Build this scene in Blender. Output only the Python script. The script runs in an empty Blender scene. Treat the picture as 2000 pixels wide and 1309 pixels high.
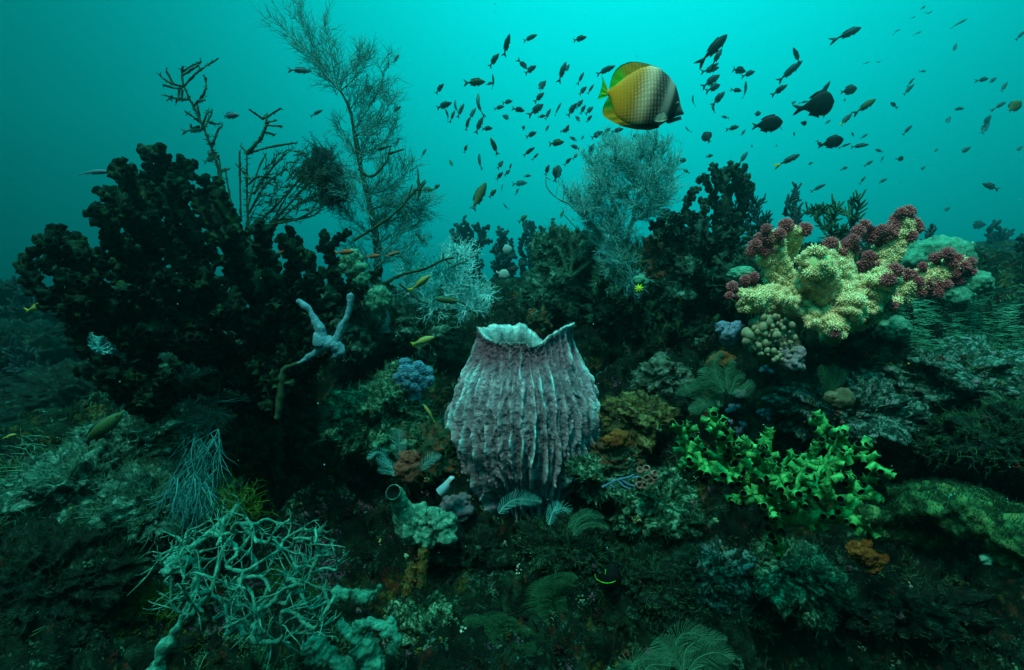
import bpy, math, random
import numpy as np
from mathutils import Vector, Matrix
from mathutils.bvhtree import BVHTree

random.seed(11)
RG = np.random.default_rng(11)
scene = bpy.context.scene
COL = scene.collection

# ------------------------------------------------------------------ camera
PITCH = math.radians(8.7)
CAM = np.array([0.0, 0.0, 1.2])
FW = np.array([0, math.cos(PITCH), -math.sin(PITCH)])
UP = np.array([0, math.sin(PITCH), math.cos(PITCH)])
RT = np.array([1.0, 0, 0])
cd = bpy.data.cameras.new("camera")
cd.lens = 18.0
cd.sensor_width = 36.0
cd.clip_start = 0.02
cd.clip_end = 400.0
co = bpy.data.objects.new("camera", cd)
COL.objects.link(co)
co.location = CAM
co.rotation_euler = (math.pi / 2 - PITCH, 0, 0)
scene.camera = co

# ------------------------------------------------------------------ render / view
scene.render.engine = 'CYCLES'
cy = scene.cycles
cy.use_denoising = True
cy.max_bounces = 5
cy.diffuse_bounces = 2
cy.glossy_bounces = 2
cy.transmission_bounces = 2
cy.transparent_max_bounces = 8
cy.volume_bounces = 0
cy.sample_clamp_indirect = 4.0
vs = scene.view_settings
vs.view_transform = 'Standard'
vs.look = 'None'
vs.gamma = 1.0
vs.exposure = 0.0
vs.use_curve_mapping = False

# ------------------------------------------------------------------ water light: the sky as it looks from under the surface
SUN_EL, SUN_AZ = 66.0, -150.0          # azimuth from +Y towards +X; the strong light comes from above and behind the camera
WORLD_GAIN = 1.05
w = bpy.data.worlds.new("World")
scene.world = w
w.use_nodes = True
nt = w.node_tree
nt.nodes.clear()


def nd(tree, typ, **kw):
    n = tree.nodes.new(typ)
    for k, v in kw.items():
        setattr(n, k, v)
    return n


def mth(tree, op, a, b=None, c=None, clamp=False):
    n = tree.nodes.new('ShaderNodeMath')
    n.operation = op
    n.use_clamp = clamp
    for i, v in enumerate((a, b, c)):
        if v is None:
            continue
        if isinstance(v, (int, float)):
            n.inputs[i].default_value = v
        else:
            tree.links.new(v, n.inputs[i])
    return n.outputs[0]


def smooth(tree, v, a, b, lo=0.0, hi=1.0):
    n = tree.nodes.new('ShaderNodeMapRange')
    n.interpolation_type = 'SMOOTHSTEP'
    tree.links.new(v, n.inputs[0])
    n.inputs[1].default_value = a
    n.inputs[2].default_value = b
    n.inputs[3].default_value = lo
    n.inputs[4].default_value = hi
    return n.outputs[0]


tc = nd(nt, 'ShaderNodeTexCoord')
sp = nd(nt, 'ShaderNodeSeparateXYZ')
nt.links.new(tc.outputs['Generated'], sp.inputs[0])
X, Y, Z = sp.outputs
AZ0 = math.radians(13.0)
dot = mth(nt, 'ADD', mth(nt, 'MULTIPLY', X, math.sin(AZ0)), mth(nt, 'MULTIPLY', Y, math.cos(AZ0)))
hl = mth(nt, 'SQRT', mth(nt, 'ADD', mth(nt, 'ADD', mth(nt, 'MULTIPLY', X, X), mth(nt, 'MULTIPLY', Y, Y)), 1e-4))
cosd = mth(nt, 'DIVIDE', dot, hl)
fall = mth(nt, 'POWER', mth(nt, 'MULTIPLY', mth(nt, 'ADD', cosd, 1.0), 0.5), 7.4)
fall = mth(nt, 'ADD', mth(nt, 'MULTIPLY', fall, 0.94), 0.06)
zen = smooth(nt, Z, 0.45, 0.95)
fall = mth(nt, 'ADD', mth(nt, 'MULTIPLY', fall, mth(nt, 'SUBTRACT', 1.0, zen)), zen)
el = mth(nt, 'ADD', mth(nt, 'MULTIPLY', mth(nt, 'MINIMUM', Z, 0.75), 1.3), 0.33)
el = mth(nt, 'MAXIMUM', el, 0.02)
el = mth(nt, 'MULTIPLY', el, smooth(nt, Z, -0.42, 0.06, 0.008, 1.0))
lum = mth(nt, 'MULTIPLY', fall, el)
lum = mth(nt, 'MULTIPLY', lum, smooth(nt, Z, 0.5, 0.97, 1.0, 2.4))
cb = nd(nt, 'ShaderNodeCombineColor')
nt.links.new(mth(nt, 'MULTIPLY', lum, 0.0), cb.inputs[0])
nt.links.new(lum, cb.inputs[1])
nt.links.new(mth(nt, 'MULTIPLY', lum, 0.995), cb.inputs[2])
bg = nd(nt, 'ShaderNodeBackground')
bg.inputs['Strength'].default_value = WORLD_GAIN
nt.links.new(cb.outputs[0], bg.inputs['Color'])
wo = nd(nt, 'ShaderNodeOutputWorld')
nt.links.new(bg.outputs[0], wo.inputs['Surface'])

sd = bpy.data.lights.new("sun", 'SUN')
sd.energy = 2.9
sd.angle = math.radians(8)
sd.color = (0.55, 1.0, 0.84)
so = bpy.data.objects.new("sun", sd)
COL.objects.link(so)
e_, a_ = math.radians(SUN_EL), math.radians(SUN_AZ)
sdir = Vector((math.sin(a_) * math.cos(e_), math.cos(a_) * math.cos(e_), math.sin(e_)))
so.rotation_euler = sdir.to_track_quat('Z', 'Y').to_euler()

HAZE_DENSITY = 0.022


# ------------------------------------------------------------------ helpers
def at(px, py, d):
    """World point at depth d along the view axis, seen at photo pixel (px, py)."""
    px, py, d = np.broadcast_arrays(np.asarray(px, float), np.asarray(py, float), np.asarray(d, float))
    return CAM + d[..., None] * (FW + ((px - 1000) / 1000)[..., None] * RT + ((654.5 - py) / 1000)[..., None] * UP)


def nrm(a):
    return a / np.maximum(np.linalg.norm(a, axis=-1, keepdims=True), 1e-9)


def _h(ix, iy, iz, seed):
    h = (ix.astype(np.uint32) * np.uint32(374761393)) ^ (iy.astype(np.uint32) * np.uint32(668265263)) ^ (iz.astype(np.uint32) * np.uint32(2147483647)) ^ np.uint32(seed * 7919 + 13)
    h = (h ^ (h >> np.uint32(13))) * np.uint32(1274126177)
    h = (h ^ (h >> np.uint32(16))) * np.uint32(2246822519)
    h = h ^ (h >> np.uint32(13))
    return h.astype(np.float64) / 2147483648.0 - 1.0


def noise(P, freq=1.0, seed=0):
    """Smooth value noise in -1..1."""
    p = np.asarray(P, float) * freq + 1000.0
    i = np.floor(p).astype(np.int64)
    f = p - i
    u = f * f * f * (f * (f * 6 - 15) + 10)
    r = 0
    for dx in (0, 1):
        wx = u[..., 0] if dx else 1 - u[..., 0]
        for dy in (0, 1):
            wy = u[..., 1] if dy else 1 - u[..., 1]
            for dz in (0, 1):
                wz = u[..., 2] if dz else 1 - u[..., 2]
                r = r + wx * wy * wz * _h(i[..., 0] + dx, i[..., 1] + dy, i[..., 2] + dz, seed)
    return r


def fbm(P, freq, octv=4, seed=0, gain=0.5):
    r, a = 0, 1.0
    for o in range(octv):
        r = r + a * noise(P, freq * 2.03 ** o, seed + o * 17)
        a *= gain
    return r


class MB:
    """Collects quads and triangles and links them as ONE mesh object."""

    def __init__(s):
        s.v, s.q, s.t, s.qm, s.tm, s.c, s.n = [], [], [], [], [], [], 0

    def add(s, v, q=None, t=None, m=0, c=None):
        v = np.asarray(v, float).reshape(-1, 3)
        if q is not None and len(q):
            s.q.append(np.asarray(q, int).reshape(-1, 4) + s.n)
            s.qm.append(np.full(len(s.q[-1]), m) if np.isscalar(m) else np.asarray(m[0]))
        if t is not None and len(t):
            s.t.append(np.asarray(t, int).reshape(-1, 3) + s.n)
            s.tm.append(np.full(len(s.t[-1]), m) if np.isscalar(m) else np.asarray(m[1]))
        s.v.append(v)
        s.c.append(np.ones((len(v), 3)) * 0.5 if c is None else np.broadcast_to(c, (len(v), 3)))
        s.n += len(v)

    def mesh(s, name, mats, off=(0, 0, 0), smoothf=True, use_col=False):
        V = np.concatenate(s.v) - np.asarray(off)
        Q = np.concatenate(s.q) if s.q else np.zeros((0, 4), int)
        T = np.concatenate(s.t) if s.t else np.zeros((0, 3), int)
        me = bpy.data.meshes.new(name)
        me.vertices.add(len(V))
        me.vertices.foreach_set('co', V.astype(np.float32).ravel())
        nl = len(Q) * 4 + len(T) * 3
        me.loops.add(nl)
        me.loops.foreach_set('vertex_index', np.concatenate([Q.ravel(), T.ravel()]).astype(np.int32))
        me.polygons.add(len(Q) + len(T))
        st = np.concatenate([np.arange(len(Q)) * 4, len(Q) * 4 + np.arange(len(T)) * 3]).astype(np.int32)
        me.polygons.foreach_set('loop_start', st)
        me.polygons.foreach_set('use_smooth', np.full(len(st), smoothf))
        mi = np.concatenate((s.qm or [np.zeros(0, int)]) + (s.tm or [np.zeros(0, int)])).astype(np.int32)
        for m in (mats if isinstance(mats, (list, tuple)) else [mats]):
            me.materials.append(m)
        me.polygons.foreach_set('material_index', mi)
        if use_col:
            at_ = me.color_attributes.new('Col', 'FLOAT_COLOR', 'POINT')
            c = np.concatenate(s.c)
            at_.data.foreach_set('color', np.concatenate([c, np.ones((len(c), 1))], 1).astype(np.float32).ravel())
        me.update(calc_edges=True)
        return me

    def build(s, name, mats, parent=None, smoothf=True, use_col=False):
        if not s.v:
            return None
        if parent is not None:
            off = np.array(worldloc(parent))
        else:
            V = np.concatenate(s.v)
            off = np.array([V[:, 0].mean(), V[:, 1].mean(), V[:, 2].min()])
        o = bpy.data.objects.new(name, s.mesh(name, mats, off, smoothf, use_col))
        COL.objects.link(o)
        if parent is not None:
            o.parent = parent
        else:
            o.location = off
        return o


def worldloc(o):
    v = Vector((0, 0, 0))
    while o is not None:
        v += o.location
        o = o.parent
    return v


def tag(o, label=None, cat=None, group=None, kind=None):
    for k, v in (('label', label), ('category', cat), ('group', group), ('kind', kind)):
        if v:
            o[k] = v
    return o


def thing(name, label, cat, loc, group=None):
    o = bpy.data.objects.new(name, None)
    COL.objects.link(o)
    o.location = Vector([float(x) for x in loc])
    o.empty_display_size = 0.05
    return tag(o, label, cat, group)


# ---- shapes
def tubes(mb, P, R, k=5, m=0, tip=True, c=None):
    """N tapered tubes of n points each, P (N,n,3), R (N,n)."""
    P = np.asarray(P, float)
    if P.ndim == 2:
        P = P[None]
    R = np.broadcast_to(np.asarray(R, float), P.shape[:2])
    N, n, _ = P.shape
    T = nrm(np.gradient(P, axis=1))
    ref = np.eye(3)[np.abs(P[:, -1] - P[:, 0]).argmin(1)] + RG.normal(0, .12, (N, 3))
    U = nrm(ref[:, None] - (ref[:, None] * T).sum(-1, keepdims=True) * T)
    W = np.cross(T, U)
    a = np.arange(k) * 2 * math.pi / k
    ring = P[:, :, None] + R[:, :, None, None] * (np.cos(a)[:, None] * U[:, :, None] + np.sin(a)[:, None] * W[:, :, None])
    base = (np.arange(N) * (n * k))[:, None, None] + (np.arange(n - 1) * k)[None, :, None]
    j = np.arange(k)[None, None]
    j2 = (j + 1) % k
    q = np.stack([base + j, base + j2, base + k + j2, base + k + j], -1).reshape(-1, 4)
    v = ring.reshape(-1, 3)
    t = None
    if tip:
        tv = P[:, -1] + T[:, -1] * R[:, -1:] * 0.8
        b2 = (np.arange(N) * n * k + (n - 1) * k)[:, None]
        jj = np.arange(k)[None]
        t = np.stack([b2 + jj, b2 + (jj + 1) % k, np.broadcast_to(N * n * k + np.arange(N)[:, None], (N, k))], -1).reshape(-1, 3)
        v = np.concatenate([v, tv])
    mb.add(v, q, t, m, c)


def resample(P, step):
    P = np.asarray(P, float)
    s = np.concatenate([[0], np.cumsum(np.linalg.norm(np.diff(P, axis=0), axis=1))])
    n = max(3, int(s[-1] / step) + 1)
    # smooth through the points with Catmull-Rom
    u = np.linspace(0, s[-1], n)
    Q = np.concatenate([[2 * P[0] - P[1]], P, [2 * P[-1] - P[-2]]])
    out = []
    for x in u:
        i = min(max(np.searchsorted(s, x) - 1, 0), len(P) - 2)
        t = (x - s[i]) / max(s[i + 1] - s[i], 1e-9)
        p0, p1, p2, p3 = Q[i], Q[i + 1], Q[i + 2], Q[i + 3]
        out.append(0.5 * ((2 * p1) + (-p0 + p2) * t + (2 * p0 - 5 * p1 + 4 * p2 - p3) * t * t + (-p0 + 3 * p1 - 3 * p2 + p3) * t ** 3))
    return np.array(out)


def limb(mb, P, r0, r1, k=8, step=None, bump=0.0, bf=30.0, m=0, mid=None, seed=0):
    """One smooth lumpy tapered limb through the points P."""
    step = step or max(min(r0, 0.03) * 0.8, 0.006)
    Q = resample(P, step)
    t = np.linspace(0, 1, len(Q))
    R = r0 + (r1 - r0) * t
    if mid:
        R = R + mid * np.sin(math.pi * t)
    i0 = len(mb.v)
    if bump:
        R = R * (1 + bump * 0.8 * noise(Q, bf * 0.4, seed + 3))
    tubes(mb, Q, R[None], k, m)
    if bump:
        v = mb.v[i0]
        c = np.concatenate([np.repeat(Q, k, 0), Q[-1:]])
        d = v - c
        mb.v[i0] = c + d * (1 + bump * fbm(v, bf, 3, seed))[:, None]


def knobs(mb, C, D, r, L, k=7, m0=0, m1=1, flare=1.0, wall=None):
    """Short polyp cups: base C, direction D, radius r, length L; the sunken mouth uses material m1."""
    N = len(C)
    if N == 0:
        return
    D = nrm(D)
    ref = np.eye(3)[np.abs(D).argmin(1)]
    U = nrm(np.cross(D, ref))
    W = np.cross(D, U)
    a = np.arange(k) * 2 * math.pi / k
    prof = [(0.0, 1.05), (0.55, 0.85), (0.92, 0.98 * flare), (1.0, 0.88 * flare), (0.93, 0.70 * flare), (0.40, 0.55)]
    rings = []
    for ax, rr in prof:
        rings.append(C[:, None] + D[:, None] * (ax * L)[:, None, None] + (r * rr)[:, None, None] * (np.cos(a)[None, :, None] * U[:, None] + np.sin(a)[None, :, None] * W[:, None]))
    v = np.stack(rings, 1)
    n = len(prof)
    cen = C + D * (0.4 * L)[:, None]
    base = (np.arange(N) * n * k)[:, None, None] + (np.arange(n - 1) * k)[None, :, None]
    j = np.arange(k)[None, None]
    q = np.stack([base + j, base + (j + 1) % k, base + k + (j + 1) % k, base + k + j], -1).reshape(-1, 4)
    qm = np.broadcast_to(np.array([m0 if wall is None else wall, m0 if wall is None else wall, m0, m1 if wall is None else m0, m1])[None, :, None], (N, n - 1, k)).ravel()
    b2 = (np.arange(N) * n * k + (n - 1) * k)[:, None]
    t = np.stack([b2 + np.arange(k)[None], b2 + (np.arange(k)[None] + 1) % k, np.broadcast_to(N * n * k + np.arange(N)[:, None], (N, k))], -1).reshape(-1, 3)
    mb.add(np.concatenate([v.reshape(-1, 3), cen]), q, t, (qm, np.full(len(t), m1)))


_ico = {}


def ico(s):
    if s not in _ico:
        import bmesh
        bm = bmesh.new()
        bmesh.ops.create_icosphere(bm, subdivisions=s, radius=1.0)
        bm.verts.ensure_lookup_table()
        _ico[s] = (np.array([v.co[:] for v in bm.verts]), np.array([[v.index for v in f.verts] for f in bm.faces]))
        bm.free()
    return _ico[s]


def blob(mb, c, r, sub=4, amp=0.25, f=1.6, seed=0, m=0, octv=4, ridge=0.0, col=None):
    v, t = ico(sub)
    r = np.asarray(r, float) * np.ones(3)
    n = fbm(v + seed * 3.7, f, octv, seed)
    if ridge:
        n = n + ridge * (0.5 - np.abs(noise(v + seed, f * 3, seed + 5)))
    mb.add(np.asarray(c) + v * (1 + amp * n)[:, None] * r, None, t, m, col)


def blobs(mb, C, R, sub=1, amp=0.2, m=0, col=None):
    """Many small lumps at once."""
    v, t = ico(sub)
    N = len(C)
    if N == 0:
        return
    R = np.asarray(R, float)
    R = R[:, None] if R.ndim == 1 else R
    n = 1 + amp * RG.normal(0, 1, (N, len(v), 1))
    V = np.asarray(C)[:, None] + v[None] * n * R[:, None]
    tt = (t[None] + (np.arange(N) * len(v))[:, None, None]).reshape(-1, 3)
    mb.add(V.reshape(-1, 3), None, tt, m, None if col is None else np.repeat(col, len(v), 0))


def spikes(mb, C, D, L, r, m=0, k=3, tipr=0.15):
    """Small cones."""
    D = nrm(D)
    P = np.stack([C, C + D * (L * 0.6)[:, None], C + D * L[:, None]], 1)
    R = np.stack([r, r * 0.75, r * tipr], 1)
    tubes(mb, P, R, k, m)


def fib(n):
    i = np.arange(n) + 0.5
    ph = np.arccos(1 - 2 * i / n)
    th = math.pi * (1 + 5 ** 0.5) * i
    return np.stack([np.cos(th) * np.sin(ph), np.sin(th) * np.sin(ph), np.cos(ph)], 1)


def fuzzy_ball(mb, c, r, n=90, m=0, m_in=0, fat=0.16):
    d = nrm(fib(n) + RG.normal(0, .09, (n, 3)))
    c = np.asarray(c)
    blobs(mb, c[None], np.array([r * 0.72]), 2, 0.05, m_in)
    spikes(mb, c + d * r * 0.55, d, r * RG.uniform(.36, .55, n), np.full(n, r * fat), m, 4, 0.75)


def inside(poly, x, y):
    poly = np.asarray(poly, float)
    r = np.zeros(np.shape(x), bool)
    j = len(poly) - 1
    for i in range(len(poly)):
        xi, yi = poly[i]
        xj, yj = poly[j]
        c = ((yi > y) != (yj > y)) & (x < (xj - xi) * (y - yi) / (yj - yi + 1e-12) + xi)
        r ^= c
        j = i
    return r


def fill(poly, sp, holes=(), jit=0.4):
    """Points spaced about sp photo pixels inside the outline."""
    poly = np.asarray(poly, float)
    x0, y0 = poly.min(0)
    x1, y1 = poly.max(0)
    gx, gy = np.meshgrid(np.arange(x0, x1 + sp, sp), np.arange(y0, y1 + sp, sp * 0.87))
    gx = gx + (np.arange(gx.shape[0]) % 2)[:, None] * sp * 0.5
    p = np.stack([gx.ravel(), gy.ravel()], 1) + RG.uniform(-jit, jit, (gx.size, 2)) * sp
    ok = inside(poly, p[:, 0], p[:, 1])
    for h in holes:
        ok &= ~inside(h, p[:, 0], p[:, 1])
    return p[ok]


def grow(root, tg, seg, bias=0.4, jit=0.12, sag=0.35, power=0.42, rtip=0.01, rmax=9.0):
    """A branching skeleton from root out to every target. Returns positions, parents, radii, chains, chain groups."""
    nodes, par, pl = [np.asarray(root, float)], [-1], [0.0]
    order = np.argsort(np.linalg.norm(tg - nodes[0], axis=1))
    for t in tg[order]:
        P = np.array(nodes)
        d = np.linalg.norm(P - t, axis=1)
        i = int(np.argmin(d + bias * np.array(pl)))
        dist = d[i]
        if dist < seg * 0.4:
            continue
        n = max(1, int(round(dist / seg)))
        p0 = nodes[i]
        dirp = nrm(p0 - nodes[par[i]]) if par[i] >= 0 else nrm(t - p0)
        ctl = p0 + (t - p0) * 0.5 * (1 - sag) + dirp * dist * 0.5 * sag
        prev = i
        for k in range(1, n + 1):
            u = k / n
            q = (1 - u) ** 2 * p0 + 2 * u * (1 - u) * ctl + u * u * t
            if k < n:
                q = q + RG.normal(0, jit * seg, 3)
            nodes.append(q)
            par.append(prev)
            pl.append(pl[prev] + np.linalg.norm(q - nodes[prev]))
            prev = len(nodes) - 1
    P = np.array(nodes)
    N = len(P)
    kids = [[] for _ in range(N)]
    for i in range(1, N):
        kids[par[i]].append(i)
    cnt = np.zeros(N)
    for i in range(N - 1, -1, -1):
        cnt[i] = max(1, sum(cnt[k] for k in kids[i]))
    R = np.minimum(rtip * cnt ** power, rmax)
    chains, groups, stack = [], [], [(0, None, -1)]
    gid = 0
    while stack:
        start, parent, g = stack.pop()
        ch = [] if parent is None else [parent]
        i = start
        while True:
            ch.append(i)
            ks = sorted(kids[i], key=lambda k: -cnt[k])
            if not ks:
                break
            for k in ks[1:]:
                if g == -1 and cnt[k] >= 3:
                    gid += 1
                    stack.append((k, i, gid))
                else:
                    stack.append((k, i, g))
            i = ks[0]
        if len(ch) > 1:
            chains.append(ch)
            groups.append(g)
    return P, np.array(par), R, chains, groups


# ---- materials
ALGAL = {'turf', 'crust', 'pale_crust_rock', 'rust_rock', 'dark_rock', 'moss_ledge', 'fringe_green', 'fringe_teal', 'fringe_dark', 'combed_weed', 'pale_whip_coral', 'white_green_sponge', 'pale_round_coral', 'teal_hydroid', 'sky_blue_crust', 'reef_sprig', 'grey_lump'}
def mk(name, stops, scale=8.0, detail=6.0, rough=0.85, bump=0.4, bscale=60.0, spots=None, island=None, attr=False, spec=0.12, sss=0.0, bdist=0.01, dist=0.6, transl=0.0):
    if name in ALGAL:
        stops = [(p_, (c_[0], c_[1], c_[2] * .74)) for p_, c_ in stops]
    m = bpy.data.materials.new(name)
    m.use_nodes = True
    t = m.node_tree
    b = t.nodes['Principled BSDF']
    b.inputs['Roughness'].default_value = rough
    b.inputs['Specular IOR Level'].default_value = spec
    tcn = nd(t, 'ShaderNodeTexCoord')
    no = nd(t, 'ShaderNodeTexNoise')
    no.inputs['Scale'].default_value = scale
    no.inputs['Detail'].default_value = detail
    no.inputs['Roughness'].default_value = 0.65
    no.inputs['Distortion'].default_value = dist
    t.links.new(tcn.outputs['Object'], no.inputs['Vector'])
    rp = nd(t, 'ShaderNodeValToRGB')
    el = rp.color_ramp.elements
    while len(el) < len(stops):
        el.new(0.5)
    for e, (p, c) in zip(el, stops):
        e.position = p
        e.color = (*c, 1)
    t.links.new(no.outputs['Fac'], rp.inputs[0])
    colr = rp.outputs[0]
    if island:
        ge = nd(t, 'ShaderNodeNewGeometry')
        r2 = nd(t, 'ShaderNodeValToRGB')
        e2 = r2.color_ramp.elements
        while len(e2) < len(island):
            e2.new(0.5)
        for e, (p, c) in zip(e2, island):
            e.position = p
            e.color = (*c, 1)
        t.links.new(ge.outputs['Random Per Island'], r2.inputs[0])
        mx = nd(t, 'ShaderNodeMix', data_type='RGBA', blend_type='MULTIPLY')
        mx.inputs[0].default_value = 1.0
        t.links.new(colr, mx.inputs[6])
        t.links.new(r2.outputs[0], mx.inputs[7])
        colr = mx.outputs[2]
    if attr:
        ca = nd(t, 'ShaderNodeVertexColor', layer_name='Col')
        mx = nd(t, 'ShaderNodeMix', data_type='RGBA', blend_type='MULTIPLY')
        mx.inputs[0].default_value = 1.0
        t.links.new(colr, mx.inputs[6])
        t.links.new(ca.outputs[0], mx.inputs[7])
        colr = mx.outputs[2]
    for sc, thr, wid, c in (spots or ()):
        vo = nd(t, 'ShaderNodeTexVoronoi')
        vo.inputs['Scale'].default_value = sc
        t.links.new(tcn.outputs['Object'], vo.inputs['Vector'])
        f = smooth(t, vo.outputs['Distance'], thr, thr + wid, 1.0, 0.0)
        mx = nd(t, 'ShaderNodeMix', data_type='RGBA')
        t.links.new(f, mx.inputs[0])
        t.links.new(colr, mx.inputs[6])
        mx.inputs[7].default_value = (*c, 1)
        colr = mx.outputs[2]
    t.links.new(colr, b.inputs['Base Color'])
    if sss:
        b.inputs['Subsurface Weight'].default_value = sss
        b.inputs['Subsurface Radius'].default_value = (0.02, 0.03, 0.02)
        b.inputs['Subsurface Scale'].default_value = 0.5
    if bump:
        n2 = nd(t, 'ShaderNodeTexNoise')
        n2.inputs['Scale'].default_value = bscale
        n2.inputs['Detail'].default_value = 5.0
        n2.inputs['Roughness'].default_value = 0.7
        t.links.new(tcn.outputs['Object'], n2.inputs['Vector'])
        bu = nd(t, 'ShaderNodeBump')
        bu.inputs['Strength'].default_value = bump
        bu.inputs['Distance'].default_value = bdist
        t.links.new(n2.outputs['Fac'], bu.inputs['Height'])
        t.links.new(bu.outputs[0], b.inputs['Normal'])
    return m
# ------------------------------------------------------------------ the reef ground
CP = [
    # (photo px, py, depth): where the reef surface passes
    (-100, 1309, 1.5), (150, 1309, 1.55), (400, 1309, 1.75), (700, 1309, 1.85), (1000, 1309, 1.85), (1300, 1309, 1.9), (1600, 1309, 2.1), (1850, 1309, 2.2), (2100, 1309, 2.2),
    (0, 1150, 1.7), (250, 1150, 1.9), (500, 1150, 2.05), (750, 1150, 2.2), (1000, 1160, 2.1), (1300, 1150, 2.1), (1550, 1150, 2.3), (1800, 1150, 2.35), (2050, 1150, 2.3),
    (0, 1000, 1.9), (200, 1000, 2.05), (420, 1000, 2.3), (600, 980, 2.6), (800, 990, 2.3), (1010, 1010, 2.42), (1250, 980, 2.25), (1480, 1020, 2.25), (1700, 1000, 2.15), (2000, 1000, 2.1),
    (60, 900, 2.2), (250, 860, 2.5), (430, 850, 2.7), (580, 880, 2.9), (740, 850, 2.55), (870, 860, 2.6), (1180, 860, 2.5), (1350, 850, 2.35), (1550, 850, 2.3), (1750, 850, 2.3), (2000, 850, 2.25),
    (90, 830, 4.2), (240, 790, 3.9), (400, 740, 3.3), (560, 740, 3.3), (700, 690, 3.15), (830, 700, 3.0), (1000, 700, 3.2), (1240, 700, 2.75), (1400, 700, 2.55), (1560, 720, 2.4), (1750, 700, 2.35), (1950, 690, 2.5),
    (620, 600, 3.6), (760, 580, 3.7), (900, 620, 3.7), (1050, 600, 3.7), (1200, 590, 3.3), (1350, 570, 3.2), (1500, 590, 3.0), (1800, 570, 3.2), (1950, 560, 3.4), (2150, 560, 3.6),
    (40, 640, 7.5), (200, 620, 8), (-200, 620, 7), (950, 560, 5.6), (1100, 545, 5.2), (1400, 520, 4.6), (1700, 520, 5.5), (1900, 500, 7.5), (2050, 480, 9.0), (2300, 500, 8.0),
    (1960, 470, 13.0), (2200, 460, 16.0),
]
cp = np.array(CP, float)
cw = at(cp[:, 0], cp[:, 1], cp[:, 2])
extra = np.array([
    (0, .2, -.75), (-2.5, .2, -.5), (2.5, .2, -.5), (0, -3, -2.2), (-5, -1, -1.2), (5, -1, -.9), (-6, 4, -.5), (-4, 2.5, -.1),
    (-1.5, 6.5, -.4), (.3, 8.0, -.5), (-3, 12, -.6), (-9, 9, .6), (0, 14, -1.8), (4, 14, .2), (9, 10, 1.3), (8, 5, 1.1), (6, 2, .6),
    (14, 16, 1.0), (-14, 10, -1.0), (-16, 22, -3.0), (0, 24, -3.2), (16, 24, -2.0), (-18, -3, -3), (18, -3, -2.0), (20, 12, 0)], float)
cw = np.concatenate([cw, extra])


def rbf_fit(X, z):
    D = np.linalg.norm(X[:, None] - X[None], axis=2)
    n = len(X)
    A = np.zeros((n + 3, n + 3))
    A[:n, :n] = D - 0.02 * np.eye(n)
    A[:n, n] = 1
    A[:n, n + 1:] = X
    A[n, :n] = 1
    A[n + 1:, :n] = X.T
    return np.linalg.solve(A, np.concatenate([z, np.zeros(3)]))


RW = rbf_fit(cw[:, :2], cw[:, 2])


def base_h(x, y):
    X = np.stack([x.ravel(), y.ravel()], 1)
    out = np.empty(len(X))
    for i in range(0, len(X), 40000):
        B = X[i:i + 40000]
        D = np.sqrt(((B[:, None] - cw[None, :, :2]) ** 2).sum(-1))
        out[i:i + 40000] = D @ RW[:-3] + RW[-3] + B @ RW[-2:]
    return out.reshape(x.shape)


def axis(parts):
    a = []
    for lo, hi, st in parts:
        a.append(np.arange(lo, hi, st))
    return np.concatenate(a + [[parts[-1][1]]])


gx = axis([(-21, -8, .6), (-8, -3.2, .08), (-3.2, -2.2, .02), (-2.2, 2.6, .0095), (2.6, 3.8, .02), (3.8, 9, .08), (9, 21, .6)])
gy = axis([(-3.4, .4, .1), (.4, 1.1, .03), (1.1, 3.6, .0095), (3.6, 5.2, .025), (5.2, 10, .08), (10, 24.5, .6)])
GX, GY = np.meshgrid(gx, gy, indexing='ij')
GZ = np.clip(base_h(GX, GY), -6, 3)
P0 = np.stack([GX, GY, GZ], -1)
near = np.clip((5.5 - np.hypot(GX, GY - 1.5)) / 3.0, 0.0, 1.0)[..., None]
# ledges and hollows, rubble, fine crust
disp = np.zeros_like(P0)
big = fbm(P0, 1.7, 3, 3)
mid = fbm(P0, 5.0, 4, 11)
rid = 0.5 - np.abs(noise(P0, 6.0, 21))
rid2 = 0.5 - np.abs(fbm(P0, 14.0, 2, 23))
fine = fbm(P0, 30.0, 3, 31)
disp[..., 2] = .11 * big + .085 * mid + .08 * rid + (.05 * rid2 + .028 * fine) * (.3 + .7 * near[..., 0])
disp[..., 0] = .05 * fbm(P0, 4.0, 3, 41) + .020 * fbm(P0, 17.0, 2, 43)
disp[..., 1] = .06 * fbm(P0, 3.6, 3, 51) - .02 * np.maximum(rid, 0) + .020 * fbm(P0, 17.0, 2, 53)
PG = P0 + disp
ni, nj = GX.shape


def grid_faces(ni, nj):
    idx = np.arange(ni * nj).reshape(ni, nj)
    return np.stack([idx[:-1, :-1], idx[1:, :-1], idx[1:, 1:], idx[:-1, 1:]], -1).reshape(-1, 4)


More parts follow.
